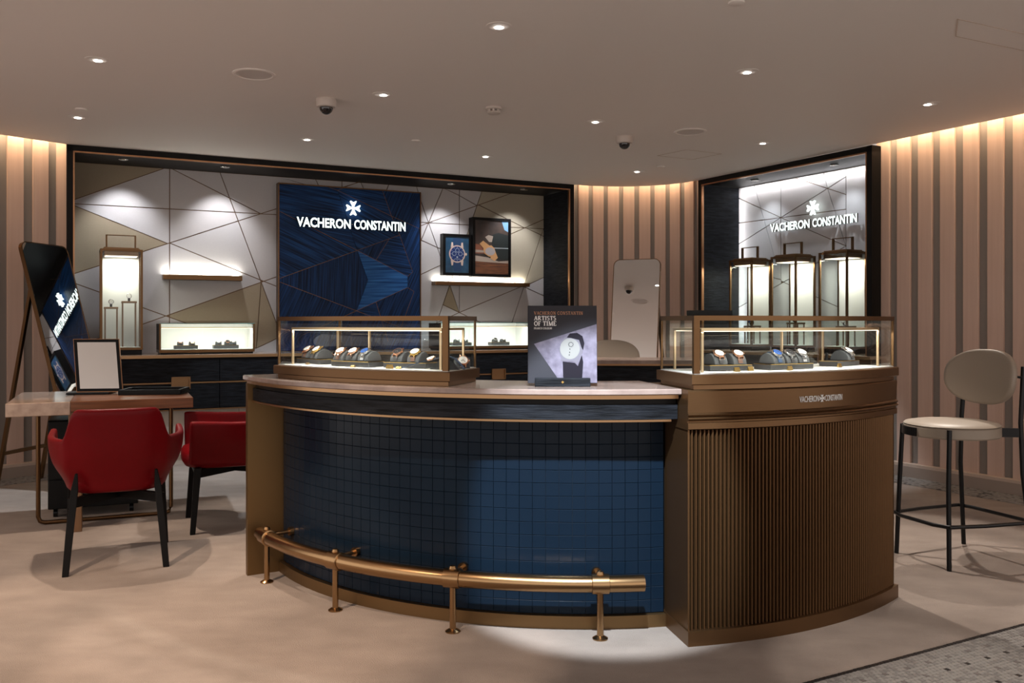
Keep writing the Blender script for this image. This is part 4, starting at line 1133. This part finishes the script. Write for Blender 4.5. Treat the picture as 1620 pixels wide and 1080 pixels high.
low_case(BN, s2, s3, dC, .30, CT, 1.20, 'long low lit glass case below the two watch pictures', 'lit cases on the long cabinet', [
    (.26, .2, [(-.045, 'far left watch ' + L2, 'steel', 'dialw'), (.045, 'second watch ' + L2, 'steel', 'dialw')]),
    (s3 - s2 - .30, .2, [(-.045, 'third watch ' + L2, 'steel', 'dialk'), (.045, 'far right watch ' + L2, 'steel', 'dialw')])])

def shelf(fr, px0, px1, ytop, ybot, label, w):
    dS = DB - .125; a, z1 = fr.sz(px0, ytop, dS); b, _ = fr.sz(px1, ytop, dS); _, z0 = fr.sz(px0, ybot, dS)
    t = thing('wall_shelf', label, 'shelf', fr.w(a, dS, z0), fr.ang, 'bronze shelves in the long niche'); L = b - a
    h = z1 - z0
    MB().cbox(0, L, 0, .112, 0, h, .003).build('board', M['bronze'], t)
    MB().box(.01, L - .01, .088, .100, h + .0002, h + .004).build('led_strip', M['led'], t)
    area(fr.w(a + L / 2, dS + .094, z1 + .008), fr.v * .35 + Vector((0, 0, 1)), L - .04, .012, w, (1, .97, .86), fr.u)
    return a, b, dS, z1
shelf(BN, 258, 383.5, 433.5, 441.5, 'empty bronze shelf with glowing back edge left of the blue panel', 3.0)
shelf(BN, 689, 838.5, 444.5, 450.5, 'bronze shelf with glowing back edge under the two watch pictures', 3.0)

# two framed watch pictures
def picture(x0, x1, yt, yb, label, dF):
    a, zt_ = BN.sz(x0, yt, dF); b, _ = BN.sz(x1, yt, dF); _, zb_ = BN.sz(x0, yb, dF)
    t = thing('framed_picture', label, 'picture', BN.w(a, dF, zb_), BN.ang, 'framed watch pictures'); w, h = b - a, zt_ - zb_; q = .028
    f_ = MB(); dd = DB - .012 - dF - .001
    for X in ((0, w, 0, q), (0, w, h - q, h), (0, q, q, h - q), (w - q, w, q, h - q)): f_.box(X[0], X[1], 0, dd, X[2], X[3])
    f_.build('frame', M['black'], t)
    return t, w, h, q, dd
def layer(t, pts, y, m, nm, par=None):
    return MB().prism([(x, y, z) for x, z in pts], (0, .0012, 0)).build(nm, m, par or t)
def circ(cx, cz, rx, rz=None, n=28): return [(cx + rx * math.cos(2 * math.pi * i / n), cz + (rz or rx) * math.sin(2 * math.pi * i / n)) for i in range(n)]
t, w, h, q, dd = picture(701, 746, 369, 435, 'smaller black framed picture of a blue-dialled watch over the right shelf', DB - .095)
M['pblue'] = mat('print_deep_blue', (.010, .05, .105), .4, vary=(14, (1, 1, 1), (.02, .085, .16))); M['prose'] = mat('print_rose_gold', (.66, .50, .42), .4)
M['pdial'] = mat('print_blue_dial', (.008, .035, .16), .4); M['pstrap'] = mat('print_blue_strap', (.015, .05, .13), .5); M['psil'] = mat('print_pale_detail', (.45, .52, .60), .4)
pr = layer(t, [(q, q), (w - q, q), (w - q, h - q), (q, h - q)], .008, M['pblue'], 'print')
cx, cz, R_ = w * .5, h * .52, w * .285
layer(t, [(cx - R_ * .55, cz + R_ * .8), (cx + R_ * .55, cz + R_ * .8), (cx + R_ * .48, h - q - .01), (cx - R_ * .48, h - q - .01)], .0068, M['pstrap'], 'printed_strap', pr)
layer(t, [(cx - R_ * .5, cz - R_ * .8), (cx + R_ * .5, cz - R_ * .8), (cx + R_ * .42, q + .015), (cx - R_ * .42, q + .015)], .0068, M['pstrap'], 'printed_strap', pr)
for sx in (-1, 1):
    for sz in (-1, 1): layer(t, [(cx + sx * R_ * .45, cz + sz * R_ * .8), (cx + sx * R_ * .78, cz + sz * R_ * .7), (cx + sx * R_ * .70, cz + sz * R_ * 1.32), (cx + sx * R_ * .52, cz + sz * R_ * 1.3)], .0060, M['prose'], 'printed_lug', pr)
layer(t, circ(cx, cz, R_), .0056, M['prose'], 'printed_case', pr)
layer(t, circ(cx + R_ * 1.1, cz, R_ * .12, R_ * .16, 10), .0056, M['prose'], 'printed_crown', pr)
layer(t, circ(cx, cz, R_ * .86), .0044, M['pdial'], 'printed_dial', pr)
for dx, dz in ((0, .42), (-.38, .02), (.38, .02)):
    layer(t, circ(cx + dx * R_, cz + dz * R_, R_ * .25, n=18), .0032, M['psil'], 'printed_subdial', pr); layer(t, circ(cx + dx * R_, cz + dz * R_, R_ * .20, n=18), .0020, M['pdial'], 'printed_subdial', pr)
layer(t, circ(cx, cz - R_ * .36, R_ * .10, n=12), .0032, M['psil'], 'printed_moon', pr); layer(t, [(cx - R_ * .3, cz - R_ * .6), (cx + R_ * .3, cz - R_ * .6), (cx + R_ * .3, cz - R_ * .55), (cx - R_ * .3, cz - R_ * .55)], .0032, M['psil'], 'printed_line', pr)
for i in range(12):
    a_ = math.pi * i / 6; layer(t, [(cx + R_ * (k1 * math.cos(a_ + k2)), cz + R_ * (k1 * math.sin(a_ + k2))) for k1, k2 in ((.70, -.03), (.82, -.03), (.82, .03), (.70, .03))], .0032, M['psil'], 'printed_mark', pr)
t, w, h, q, dd = picture(748, 808.5, 343, 437, 'larger black framed picture of a gold bracelet watch over the right shelf', DB - .115)
PC = {n: mat('print_' + n, c, .45, vary=v) for n, c, v in (('dusk', (.030, .024, .022), (8, (1, 1, 1), (.075, .045, .035))), ('sky', (.16, .33, .52), None), ('leather', (.012, .018, .018), None),
      ('wood', (.20, .075, .03), (9, (1, 6, 9), (.09, .03, .015))), ('pale', (.42, .34, .28), None), ('gold', (.62, .33, .14), None), ('face', (.40, .36, .36), None), ('brick', (.26, .09, .05), None), ('sheen', (.30, .34, .35), None))}
iw, ih = w - 2 * q, h - 2 * q
def pp(x, y): return (q + x * iw, q + (1 - y) * ih)
pr = layer(t, [pp(0, 0), pp(0, 1), pp(1, 1), pp(1, 0)], .0090, PC['dusk'], 'print')
layer(t, [pp(.80, 0), pp(.998, 0), pp(.998, .20), pp(.88, .16)], .0078, PC['sky'], 'printed_sky', pr)
layer(t, [pp(.52, .26), pp(.70, .22), pp(.998, .26), pp(.998, .73), pp(.66, .72), pp(.50, .42)], .0078, PC['leather'], 'printed_bag', pr)
layer(t, [pp(.30, .31), pp(.40, .27), pp(.54, .29), pp(.50, .40), pp(.42, .40)], .0070, PC['pale'], 'printed_highlight', pr)
layer(t, [pp(.55, .50), pp(.998, .50), pp(.998, .515), pp(.55, .52)], .0066, PC['sheen'], 'printed_highlight', pr)
layer(t, [pp(.002, .44), pp(.25, .46), pp(.30, .62), pp(.002, .62)], .0078, PC['brick'], 'printed_brick', pr)
layer(t, [pp(.002, .55), pp(.26, .56), pp(.27, .60), pp(.002, .60)], .0070, PC['pale'], 'printed_ledge', pr)
layer(t, [pp(.002, .66), pp(.40, .69), pp(.70, .76), pp(.998, .74), pp(.998, .80), pp(.002, .78)], .0070, PC['pale'], 'printed_ledge', pr)
layer(t, [pp(.002, .765), pp(.5, .78), pp(.998, .79), pp(.998, .998), pp(.002, .998)], .0060, PC['wood'], 'printed_wood', pr)
layer(t, [pp(.13, .44), pp(.24, .38), pp(.50, .50), pp(.34, .58)], .0050, PC['gold'], 'printed_bracelet', pr)
layer(t, [pp(.56, .64), pp(.62, .60), pp(.68, .69), pp(.58, .75), pp(.44, .70)], .0050, PC['gold'], 'printed_bracelet', pr)
cc_ = [(.24, .54), (.30, .49), (.48, .46), (.57, .51), (.64, .64), (.56, .69), (.40, .67), (.28, .62)]
layer(t, [pp(*p) for p in cc_], .0040, PC['gold'], 'printed_case', pr)
layer(t, [pp(.30 + .145 + .135 * math.cos(a_) * 1.1, .575 + .075 * math.sin(a_)) for a_ in [2 * math.pi * i / 20 for i in range(20)]], .0028, PC['face'], 'printed_dial', pr)

# ------------------------------------------------------------------ consultation desk at left
TA = math.radians(23.9)
TBL = fpt(8, 638.3, .75)                    # front left corner of the top
desk = thing('consultation_desk', 'desk with walnut top and beige marble end behind the red armchair', 'desk', (TBL.x, TBL.y, 0), TA)
DW, DD = .985, .90; xm = .325
MB().cbox(xm, DW, 0, DD, .690, .75, .003).build('walnut_top', M['walnut'], desk)
MB().cbox(0, xm - .001, .004, DD - .01, .672, .748, .004).build('marble_top', M['travertine'], desk)
MB().cbox(xm - .012, xm + .058, .012, .13, 0.0, .690, .004).build('slab_leg', M['walnutleg'], desk)
sl_ = MB()
pth = [(.14, .30, .670), (.14, .30, .05), (.15, .30, .022), (.175, .30, .013), (.84, .30, .013), (.865, .30, .022), (.875, .30, .05), (.875, .30, .688)]
sl_.rings([[(x - (0.016 if i < 3 or i > 4 else 0), y - .018, z - (.0125 if 2 < i < 5 or i in (2, 5) else 0)), (x - (0.016 if i < 3 or i > 4 else 0), y + .018, z - (.0125 if 2 <= i <= 5 else 0)), (x, y + .018, z), (x, y - .018, z)] for i, (x, y, z) in enumerate(pth)])
sl_ = MB().tube(pth, .0125, 8); sl_.build('sled_frame', M['bronze'], desk, smooth=True)
pc = thing('drawer_pedestal', 'black drawer pedestal on castors under the desk', 'cabinet', (TBL.x + math.cos(TA) * .09 - math.sin(TA) * .46, TBL.y + math.sin(TA) * .09 + math.cos(TA) * .46, 0), TA)
MB().cbox(.09, .60, 0, .40, .055, .60, .006).build('body', M['black'], pc)
for z0, z1 in ((.06, .235), (.24, .415), (.42, .595)): MB().cbox(.095, .595, -.014, .0, z0, z1, .003).build('drawer', M['black'], pc)
for x in (.13, .56):
    for y in (.05, .35): MB().lathe([(0, -.012), (.025, -.012), (.025, .012), (0, .012)], 12, (x, y, .0255), (1, 0, 0)).build('castor', M['blackmetal'], pc, smooth=True)
def desk_pt(x, y): return Vector((TBL.x + math.cos(TA) * x - math.sin(TA) * y, TBL.y + math.sin(TA) * x + math.cos(TA) * y, .75))
# table mirror and tray on the desk
p = desk_pt(.445, .56)
tm = thing('table_mirror', 'small black framed table mirror tilted back on the desk', 'mirror', (p.x, p.y, .7505), math.radians(9))
MB().cbox(-.155, .10, -.08, .08, 0, .012, .003).build('base', M['black'], tm)
def tv2(x, y, z, b=math.radians(13)): return Vector((x + .03 - z * .13, y * math.cos(b) + z * math.sin(b) - .03, z * math.cos(b) - y * math.sin(b) + .016))
def tbox(x0, x1, y0, y1, z0, z1):
    o_ = tv2(x0, y0, z0); return MB().quad_box(o_, tv2(x1, y0, z0) - o_, tv2(x0, y1, z0) - o_, tv2(x0, y0, z1) - o_)
fm = MB(); w2, h2, q = .135, .335, .018
for X in ((-w2, w2, 0, q), (-w2, w2, h2 - q, h2), (-w2, -w2 + q, q, h2 - q), (w2 - q, w2, q, h2 - q)):
    b_ = tbox(X[0], X[1], 0, .018, X[2], X[3]); n = len(fm.v); fm.v += b_.v; fm.f += [tuple(n + i for i in f_) for f_ in b_.f]; fm.m += b_.m
fm.build('frame', M['black'], tm)
ed = MB()
for X in ((-w2 - .003, w2 + .003, -.003, 0), (-w2 - .003, w2 + .003, h2, h2 + .003), (-w2 - .003, -w2, 0, h2), (w2, w2 + .003, 0, h2)):
    b_ = tbox(X[0], X[1], .002, .016, X[2], X[3]); n = len(ed.v); ed.v += b_.v; ed.f += [tuple(n + i for i in f_) for f_ in b_.f]; ed.m += b_.m
ed.build('copper_edge', M['copper'], tm)
tbox(-w2 + q, w2 - q, .004, .016, q, h2 - q).build('mirror_glass', M['mirror'], tm)
MB().bar((.0, .06, .006), (-.005, .03, .17), .05, .008).build('strut', M['black'], tm)
p = desk_pt(.785, .43)
ty = thing('valet_tray', 'flat black valet tray on the walnut desk top', 'tray', (p.x, p.y, .7505), math.radians(8))
MB().cbox(-.185, .185, -.13, .13, 0, .010, .003).build('bottom', M['black'], ty)
q_ = MB()
for x0, x1, y0, y1 in ((-.185, .185, -.13, -.112), (-.185, .185, .112, .13), (-.185, -.167, -.112, .112), (.167, .185, -.112, .112)): q_.cbox(x0, x1, y0, y1, .008, .032, .002)
q_.build('rim', M['black'], ty)
MB().box(-.165, .165, -.11, .11, .010, .0125).build('lining', M['tray'], ty)

# ------------------------------------------------------------------ red armchairs
def sm(a, b, x):
    x = min(max((x - a) / (b - a), 0), 1); return x * x * (3 - 2 * x)
def armchair(label, loc, rot):
    # local: the sitter faces +y, the back is at -y
    t = thing('red_armchair', label, 'armchair', loc, rot, 'red leather armchairs')
    NU, NV = 44, 12; grid = []
    for i in range(NU + 1):
        u = -1 + 2 * i / NU; au = abs(u); row = []
        th = u * math.radians(90)
        # plan outline: round back, straight arms running forward
        if au < .62:
            ph = u / .62 * math.pi / 2; bx, by = math.sin(ph), -math.cos(ph)
            bx = math.copysign(abs(bx) ** .72, bx); by = -abs(by) ** .80
        else:
            bx, by = math.copysign(1, u), (au - .62) / .38 * 1.15
        top = .785 + (.635 - .785) * sm(.25, .36, au) + .012 * sm(.6, 1.0, au)
        for j in range(NV + 1):
            v = j / NV
            z = .385 + (top - .385) * v
            flare = .86 + .14 * sm(0, .55, v) + .05 * v
            flare_x = flare * (1 + .15 * sm(0, .8, v) * sm(.28, .75, au))
            wx, wy = .268, .235
            x = bx * wx * flare_x; y = by * wy * (flare if by < 0 else 1.0) - (.05 * v * (1 - sm(.3, .6, au)))
            if by > 0: y -= .05 * (1 - v) * 0
            row.append(Vector((x, y - .015, z - .02 * (1 - v) * (1 - au))))
        grid.append(row)
    vs, fs = [], []
    off = .034
    nrm = [[None] * (NV + 1) for _ in range(NU + 1)]
    for i in range(NU + 1):
        for j in range(NV + 1):
            du = grid[min(i + 1, NU)][j] - grid[max(i - 1, 0)][j]; dv = grid[i][min(j + 1, NV)] - grid[i][max(j - 1, 0)]
            n = dv.cross(du).normalized()
            c = Vector((0, .1, grid[i][j].z)); 
            if n.dot(c - grid[i][j]) < 0: n = -n
            nrm[i][j] = n
    K = NV + 1
    for i in range(NU + 1):
        for j in range(K): vs.append(grid[i][j])
    base = len(vs)
    for i in range(NU + 1):
        for j in range(K): vs.append(grid[i][j] + nrm[i][j] * off)
    for i in range(NU):
        for j in range(NV):
            a = i * K + j
            fs.append((a, a + K, a + K + 1, a + 1)); b = base + a; fs.append((b, b + 1, b + K + 1, b + K))
        a = i * K; fs.append((a, base + a, base + a + K, a + K)); a = i * K + NV; fs.append((a, a + K, base + a + K, base + a))
    for i in (0, NU):
        for j in range(NV):
            a = i * K + j; fs.append((a, a + 1, base + a + 1, base + a) if i == 0 else (a, base + a, base + a + 1, a + 1))
    mb = MB(); mb.v = vs; mb.f = fs; mb.m = [0] * len(fs)
    mb.build('shell', M['red'], t, smooth='all', sub=1)
    # seat: a thick rounded pad
    rings = []
    for zz, k in ((.362, .80), (.372, .93), (.40, 1.0), (.44, 1.0), (.462, .95), (.470, .82)):
        r_ = []
        for i in range(36):
            a = 2 * math.pi * i / 36; cx_, sy_ = math.cos(a), math.sin(a)
            x = math.copysign(abs(cx_) ** .5, cx_) * .232 * k; y = math.copysign(abs(sy_) ** .5, sy_) * .25 * k + .035
            r_.append((x, y, zz))
        rings.append(r_)
    MB().rings(rings).build('seat', M['red'], t, smooth='all')
    for sx in (-1, 1):
        # rear legs climb the shell, front legs stop under the seat
        MB().rings([[(sx * x + dx, y + dy, z) for dx, dy in ((-k, -k), (k, -k), (k, k), (-k, k))] for x, y, z, k in ((.222, -.285, 0, .0145), (.205, -.262, .20, .017), (.185, -.238, .40, .016), (.178, -.228, .475, .006))]).build('leg', M['blackleg'], t, bevel=.003)
        MB().rings([[(sx * x + dx, y + dy, z) for dx, dy in ((-k, -k), (k, -k), (k, k), (-k, k))] for x, y, z, k in ((.238, .235, 0, .0145), (.222, .215, .25, .018), (.215, .205, .372, .019))]).build('leg', M['blackleg'], t, bevel=.003)
    MB().bar((-.205, -.245, .335), (.205, .215, .335), .03, .045).build('cross_rail', M['blackleg'], t)
    MB().bar((.205, -.245, .335), (-.205, .215, .335), .03, .045).build('cross_rail', M['blackleg'], t)
    MB().bar((-.215, .205, .345), (.215, .205, .345), .03, .04).build('front_rail', M['blackleg'], t)
    return t
armchair('red leather armchair seen from behind, in front of the desk', (-2.02, 4.53, 0), math.radians(23.5))
armchair('red leather armchair at the desk end, partly hidden by the tiled counter', (-1.685, 5.32, 0), math.radians(113))

# ------------------------------------------------------------------ bar stools
def bar_stool(label, loc, rot):
    # local: the sitter faces -y, the backrest is at +y
    t = thing('bar_stool', label, 'bar stool', loc, rot, 'beige bar stools'); R_ = .225
    MB().lathe([(0, .628), (R_ - .006, .628), (R_, .634), (R_, .676), (R_ - .004, .680), (0, .68)], 48).build('seat_ring', M['beige'], t, smooth=True)
    MB().lathe([(0, .678), (R_ - .006, .680), (R_ + .001, .686), (R_ - .008, .694), (R_ - .05, .702), (R_ * .5, .708), (0, .710)], 48).build('seat_pad', M['beige'], t, smooth=True)
    # black band round the front half and the bar to the rear legs
    b = MB(); rings = []
    for i in range(25):
        a = math.radians(172 + 100 * i / 24); c_, s_ = math.cos(a), math.sin(a)
        rings.append([(c_ * (R_ + .001), s_ * (R_ + .001), .632), (c_ * (R_ + .008), s_ * (R_ + .008), .632), (c_ * (R_ + .008), s_ * (R_ + .008), .674), (c_ * (R_ + .001), s_ * (R_ + .001), .674)])
    b.rings(rings); b.build('front_band', M['blackmetal'], t)
    k = .0115
    LF = [(-.168, -.178), (.168, -.178)]; LBk = [(-.195, .262), (.195, .262)]
    for x, y in LF: MB().tube([(x * 1.05, y * 1.05, 0), (x * .97, y * .97 - .005, .40), (x * .93, y * .93 - .03 * 0, .676)], k, 12).build('leg', M['blackmetal'], t, smooth=True)
    for x, y in LBk:
        MB().tube([(x * 1.12, y + .035, 0), (x, y - .01, .45), (x * .95, y - .012, .70), (x * .93, y + .01, .98)], k, 12).build('leg', M['blackmetal'], t, smooth=True)
        s = 1 if x > 0 else -1
        MB().bar((s * .145, .165, .652), (x * .96, y - .012, .652), .010, .045).build('rear_bracket', M['blackmetal'], t)
        MB().tube([(x * .94, y + .004, .925), (x * .90, y - .03, .93)], .006, 8).build('back_fixing', M['blackmetal'], t)
    zr = .212
    loop = [(-.185, -.192, zr), (-.11, -.222, zr), (.11, -.222, zr), (.185, -.192, zr), (.215, .0, zr), (.228, .272, zr), (.16, .292, zr), (-.16, .292, zr), (-.228, .272, zr), (-.215, 0, zr)]
    MB().tube(loop, .0095, 10, closed=True).build('foot_ring', M['blackmetal'], t, smooth=True)
    # backrest: padded ellipse bent round the sitter
    n = 40; rings = []
    for kf, yy in ((.90, -.030), (.975, -.026), (1.0, -.012), (.985, .006), (.93, .014)):
        r_ = []
        for i in range(n):
            a = 2 * math.pi * i / n; c_, s_ = math.cos(a), math.sin(a)
            x = math.copysign(abs(c_) ** .82, c_) * .222 * kf; z = math.copysign(abs(s_) ** .86, s_) * .138 * kf
            z *= (1.0 if s_ > 0 else 1.05)
            r_.append((x, .228 + yy - .9 * x * x + .10 * z, .925 + z))
        rings.append(r_)
    mb = MB()
    mid0 = (0, .228 - .033, .925); mid1 = (0, .228 + .016, .925)
    # fill front and back with concentric rings so the pad keeps its bend
    def shrink(r_, f_, yy):
        out = []
        for (x, y, z) in r_:
            x2 = x * f_; z2 = (z - .925) * f_; out.append((x2, .228 + yy - .9 * x2 * x2 + .10 * z2, .925 + z2))
        return out
    full = [shrink(rings[0], .03, -.035), shrink(rings[0], .4, -.034), shrink(rings[0], .75, -.033)] + rings + [shrink(rings[-1], .7, .015), shrink(rings[-1], .3, .015), shrink(rings[-1], .03, .015)]
    mb.rings(full); mb.build('backrest', M['beige'], t, smooth='all')
    return t
bar_stool('beige bar stool with oval backrest at the right edge beside the reeded counter', (2.235, 4.50, 0), math.radians(-72))
bar_stool('beige bar stool with only its backrest showing behind the far high table', (.80, 6.80, 0), math.radians(4))

# far high table behind the counters
ht_ = thing('high_table', 'far high table with rose marble top and black body behind the book', 'table', (.42, 6.05, 0), math.radians(-3))
MB().cbox(0, .92, 0, .46, .905, .945, .004).build('top', M['marble'], ht_)
MB().box(-.002, .922, -.003, .0, .906, .918).build('copper_edge', M['copper'], ht_)
MB().box(.03, .89, .03, .43, .05, .905).build('body', M['blackwood'], ht_)
MB().box(.05, .87, .05, .41, 0, .05).build('plinth', M['bronzedk'], ht_)

# ------------------------------------------------------------------ standing mirrors
def easel_mirror(label, loc, rot, w=.50, h=1.80, lean=.36):
    t = thing('standing_mirror', label, 'mirror', loc, rot, 'standing easel mirrors'); b = math.asin(lean / h)
    def P_(x, y, z): return Vector((x, y * math.cos(b) + z * math.sin(b), z * math.cos(b) - y * math.sin(b) + .008))
    def rr(x0, x1, z0, z1, r, n=7):
        pts = []
        for cx, cz, a0 in ((x1 - r, z1 - r, 0), (x0 + r, z1 - r, 90), (x0 + r, z0 + r, 180), (x1 - r, z0 + r, 270)):
            for i in range(n): a = math.radians(a0 + 90 * i / (n - 1)); pts.append((cx + r * math.cos(a), cz + r * math.sin(a)))
        return pts
    outer = rr(-w / 2, w / 2, 0, h, .06); inner = rr(-w / 2 + .006, w / 2 - .006, .006, h - .006, .054)
    ext = P_(0, .028, 0) - P_(0, 0, 0)
    f_ = MB(); n = len(outer)
    for pts, y in ((outer, 0), (inner, 0), (inner, .028), (outer, .028)): f_.v += [P_(x, y, z) for x, z in pts]
    for a, c in ((0, 1), (1, 2), (2, 3), (3, 0)):
        for i in range(n): j = (i + 1) % n; f_.f.append((a * n + i, a * n + j, c * n + j, c * n + i)); f_.m.append(0)
    f_.build('rim', M['bronze'], t, smooth=True)
    m_ = MB(); m_.prism([P_(x, .003, z) for x, z in inner], P_(0, .012, 0) - P_(0, .003, 0)); m_.build('mirror_glass', M['mirror'], t)
    m_ = MB(); m_.prism([P_(x, .013, z) for x, z in inner], P_(0, .026, 0) - P_(0, .013, 0)); m_.build('back_board', M['darkframe'], t)
    for sx in (-1, 1):
        MB().bar(P_(sx * (w / 2 - .035), .030, 1.50), (sx * (w / 2 - .02), .70, .0), .022, .026, up=(1, 0, 0)).build('rear_leg', M['bronze'], t)
    fz = .26; y_ = .70 + (lean * 1.5 / h + .03 - .70) * fz / 1.5
    MB().bar((-w / 2 + .02, y_, fz), (w / 2 - .02, y_, fz), .02, .026).build('cross_bar', M['bronze'], t)
    return t
easel_mirror('tall standing easel mirror at left reflecting the glowing sign', (-2.97, 6.45, 0), math.radians(80), h=1.84, lean=.49)
easel_mirror('tall standing mirror in front of the far pink wall between the niches', (1.06, 8.0, 0), math.radians(-24), w=.45, lean=.25)

# ------------------------------------------------------------------ ceiling fittings
def cpos(px, py): D = (CEIL - EYE) * F / (HZ - py); return ((px - 810) / F * D, D)
DL = ['at the far left over the red armchair', 'at far left nearest the long niche', 'between the left dome camera and the smoke detector', 'below the left dome camera toward the long niche',
      'at the top centre of the picture', 'left of the right dome camera', 'at centre nearest the long niche', 'on the right above the reeded counter', 'at far right near the pink wall',
      'right of the round speaker, before the narrow niche', 'nearest the curved wall between the niches',
      'above the photographer, outside the picture', 'above the floor at left, outside the picture', 'above the left middle floor, outside the picture', 'above the mosaic floor, outside the picture', 'above the right middle floor, outside the picture', 'far left of the photographer, outside the picture']
first = None
for k_, (x, y) in enumerate(DOWN_POS):
    t = thing('ceiling_downlight', 'recessed tilting ceiling spotlight ' + DL[k_], 'downlight', (x, y, CEIL), 0, 'recessed ceiling spotlights')
    MB().lathe([(.043, -.0005), (.062, -.0005), (.062, -.0025), (.046, -.004), (.043, -.0025)], 28).build('trim_ring', M['ceiling'], t, smooth=True)
    MB().lathe([(0, -.0008), (.0425, -.0008), (.0425, -.002), (0, -.002)], 28).build('baffle', M['darkhole'], t)
    m_ = MB(); m_.lathe([(0, -.0022), (.021, -.0022), (.021, -.0045), (0, -.0045)], 20, (random.uniform(-.012, .012), .016, 0)); m_.build('lens', M['lens'], t)
for (x, y), r, lb in ((cpos(402, 117), .112, 'larger round ceiling speaker at left'), (cpos(1092, 208), .112, 'round ceiling speaker at right above the reeded counter')):
    t = thing('ceiling_speaker', lb, 'speaker', (x, y, CEIL), 0, 'round ceiling speakers')
    MB().lathe([(r - .012, -.0005), (r + .008, -.0005), (r + .008, -.004), (r - .006, -.007), (r - .012, -.003)], 40).build('rim', M['ceiling'], t, smooth=True)
    MB().lathe([(0, -.001), (r - .012, -.001), (r - .012, -.003), (0, -.004)], 40).build('grille', M['speaker'], t)
for (x, y), lb in ((cpos(516, 157), 'white dome security camera on the left of the ceiling'), (cpos(988, 216), 'white dome security camera toward the far right ceiling')):
    t = thing('security_camera', lb, 'security camera', (x, y, CEIL), 0, 'dome cameras')
    MB().lathe([(0, 0), (.062, 0), (.064, -.004), (.063, -.035), (.058, -.050), (.046, -.054), (0, -.054)], 32).build('housing', M['plastic'], t, smooth=True)
    MB().lathe([(.043, -.053)] + [(.043 * math.cos(a), -.054 - .043 * math.sin(a)) for a in [math.pi / 2 * i / 8 for i in range(9)]], 28).build('dome', M['dome'], t, smooth='all')
x, y = cpos(781, 170)
t = thing('smoke_detector', 'white smoke detector in the middle of the ceiling', 'smoke detector', (x, y, CEIL), 0)
MB().lathe([(0, 0), (.052, 0), (.052, -.012), (.046, -.016), (0, -.016)], 30).build('base', M['plastic'], t, smooth=True)
MB().lathe([(0, -.026), (.030, -.026), (.044, -.032), (.046, -.038), (.036, -.044), (0, -.046)], 30).build('chamber', M['plastic'], t, smooth=True)
for i in range(8):
    a = math.pi / 4 * i; MB().bar((.040 * math.cos(a), .040 * math.sin(a), -.016), (.036 * math.cos(a), .036 * math.sin(a), -.030), .014, .004, up=(math.cos(a), math.sin(a), 0)).build('vent_rib', M['plastic'], t)
for (x, y), lb in ((cpos(128, 172), 'flat round cover disc near the far left spotlight'), (cpos(658, 222), 'flat round cover disc left of centre near the long niche'),
                   (cpos(1165, 3), 'flat round cover disc at the top edge of the ceiling'), (cpos(1045, 263), 'flat round cover disc before the narrow niche')):
    o = MB().lathe([(0, -.001), (.036, -.001), (.036, -.007), (.033, -.009), (0, -.009)], 28).build('ceiling_disc', M['ceiling'], smooth=True)
    tag(place(o, (x, y, CEIL)), lb, 'cover plate', 'round ceiling cover discs')
# access hatches
def hatch(label, pts):
    P_ = [Vector((*cpos(*p), CEIL)) for p in pts]; P_.append(P_[0] + P_[2] - P_[1])
    t = thing('ceiling_hatch', label, 'access hatch', P_[1], 0); m_ = MB()
    for a, b in zip(P_, P_[1:] + P_[:1]): m_.bar(a - P_[1] + Vector((0, 0, -.0012)), b - P_[1] + Vector((0, 0, -.0012)), .0035, .002)
    m_.build('joint', M['baselip'], t)
    c = sum(P_, Vector()) / 4
    m_ = MB(); m_.prism([c + (p - c) * .97 - P_[1] + Vector((0, 0, -.001)) for p in P_], (0, 0, .0008)); m_.build('door', M['ceiling'], t)
hatch('square ceiling hatch with thin joints before the narrow niche', [(1040, 246), (1095, 252), (1142, 243)])
hatch('ceiling hatch with a thin joint at the top right edge', [(1650, 60), (1640, 84), (1512, 57)])
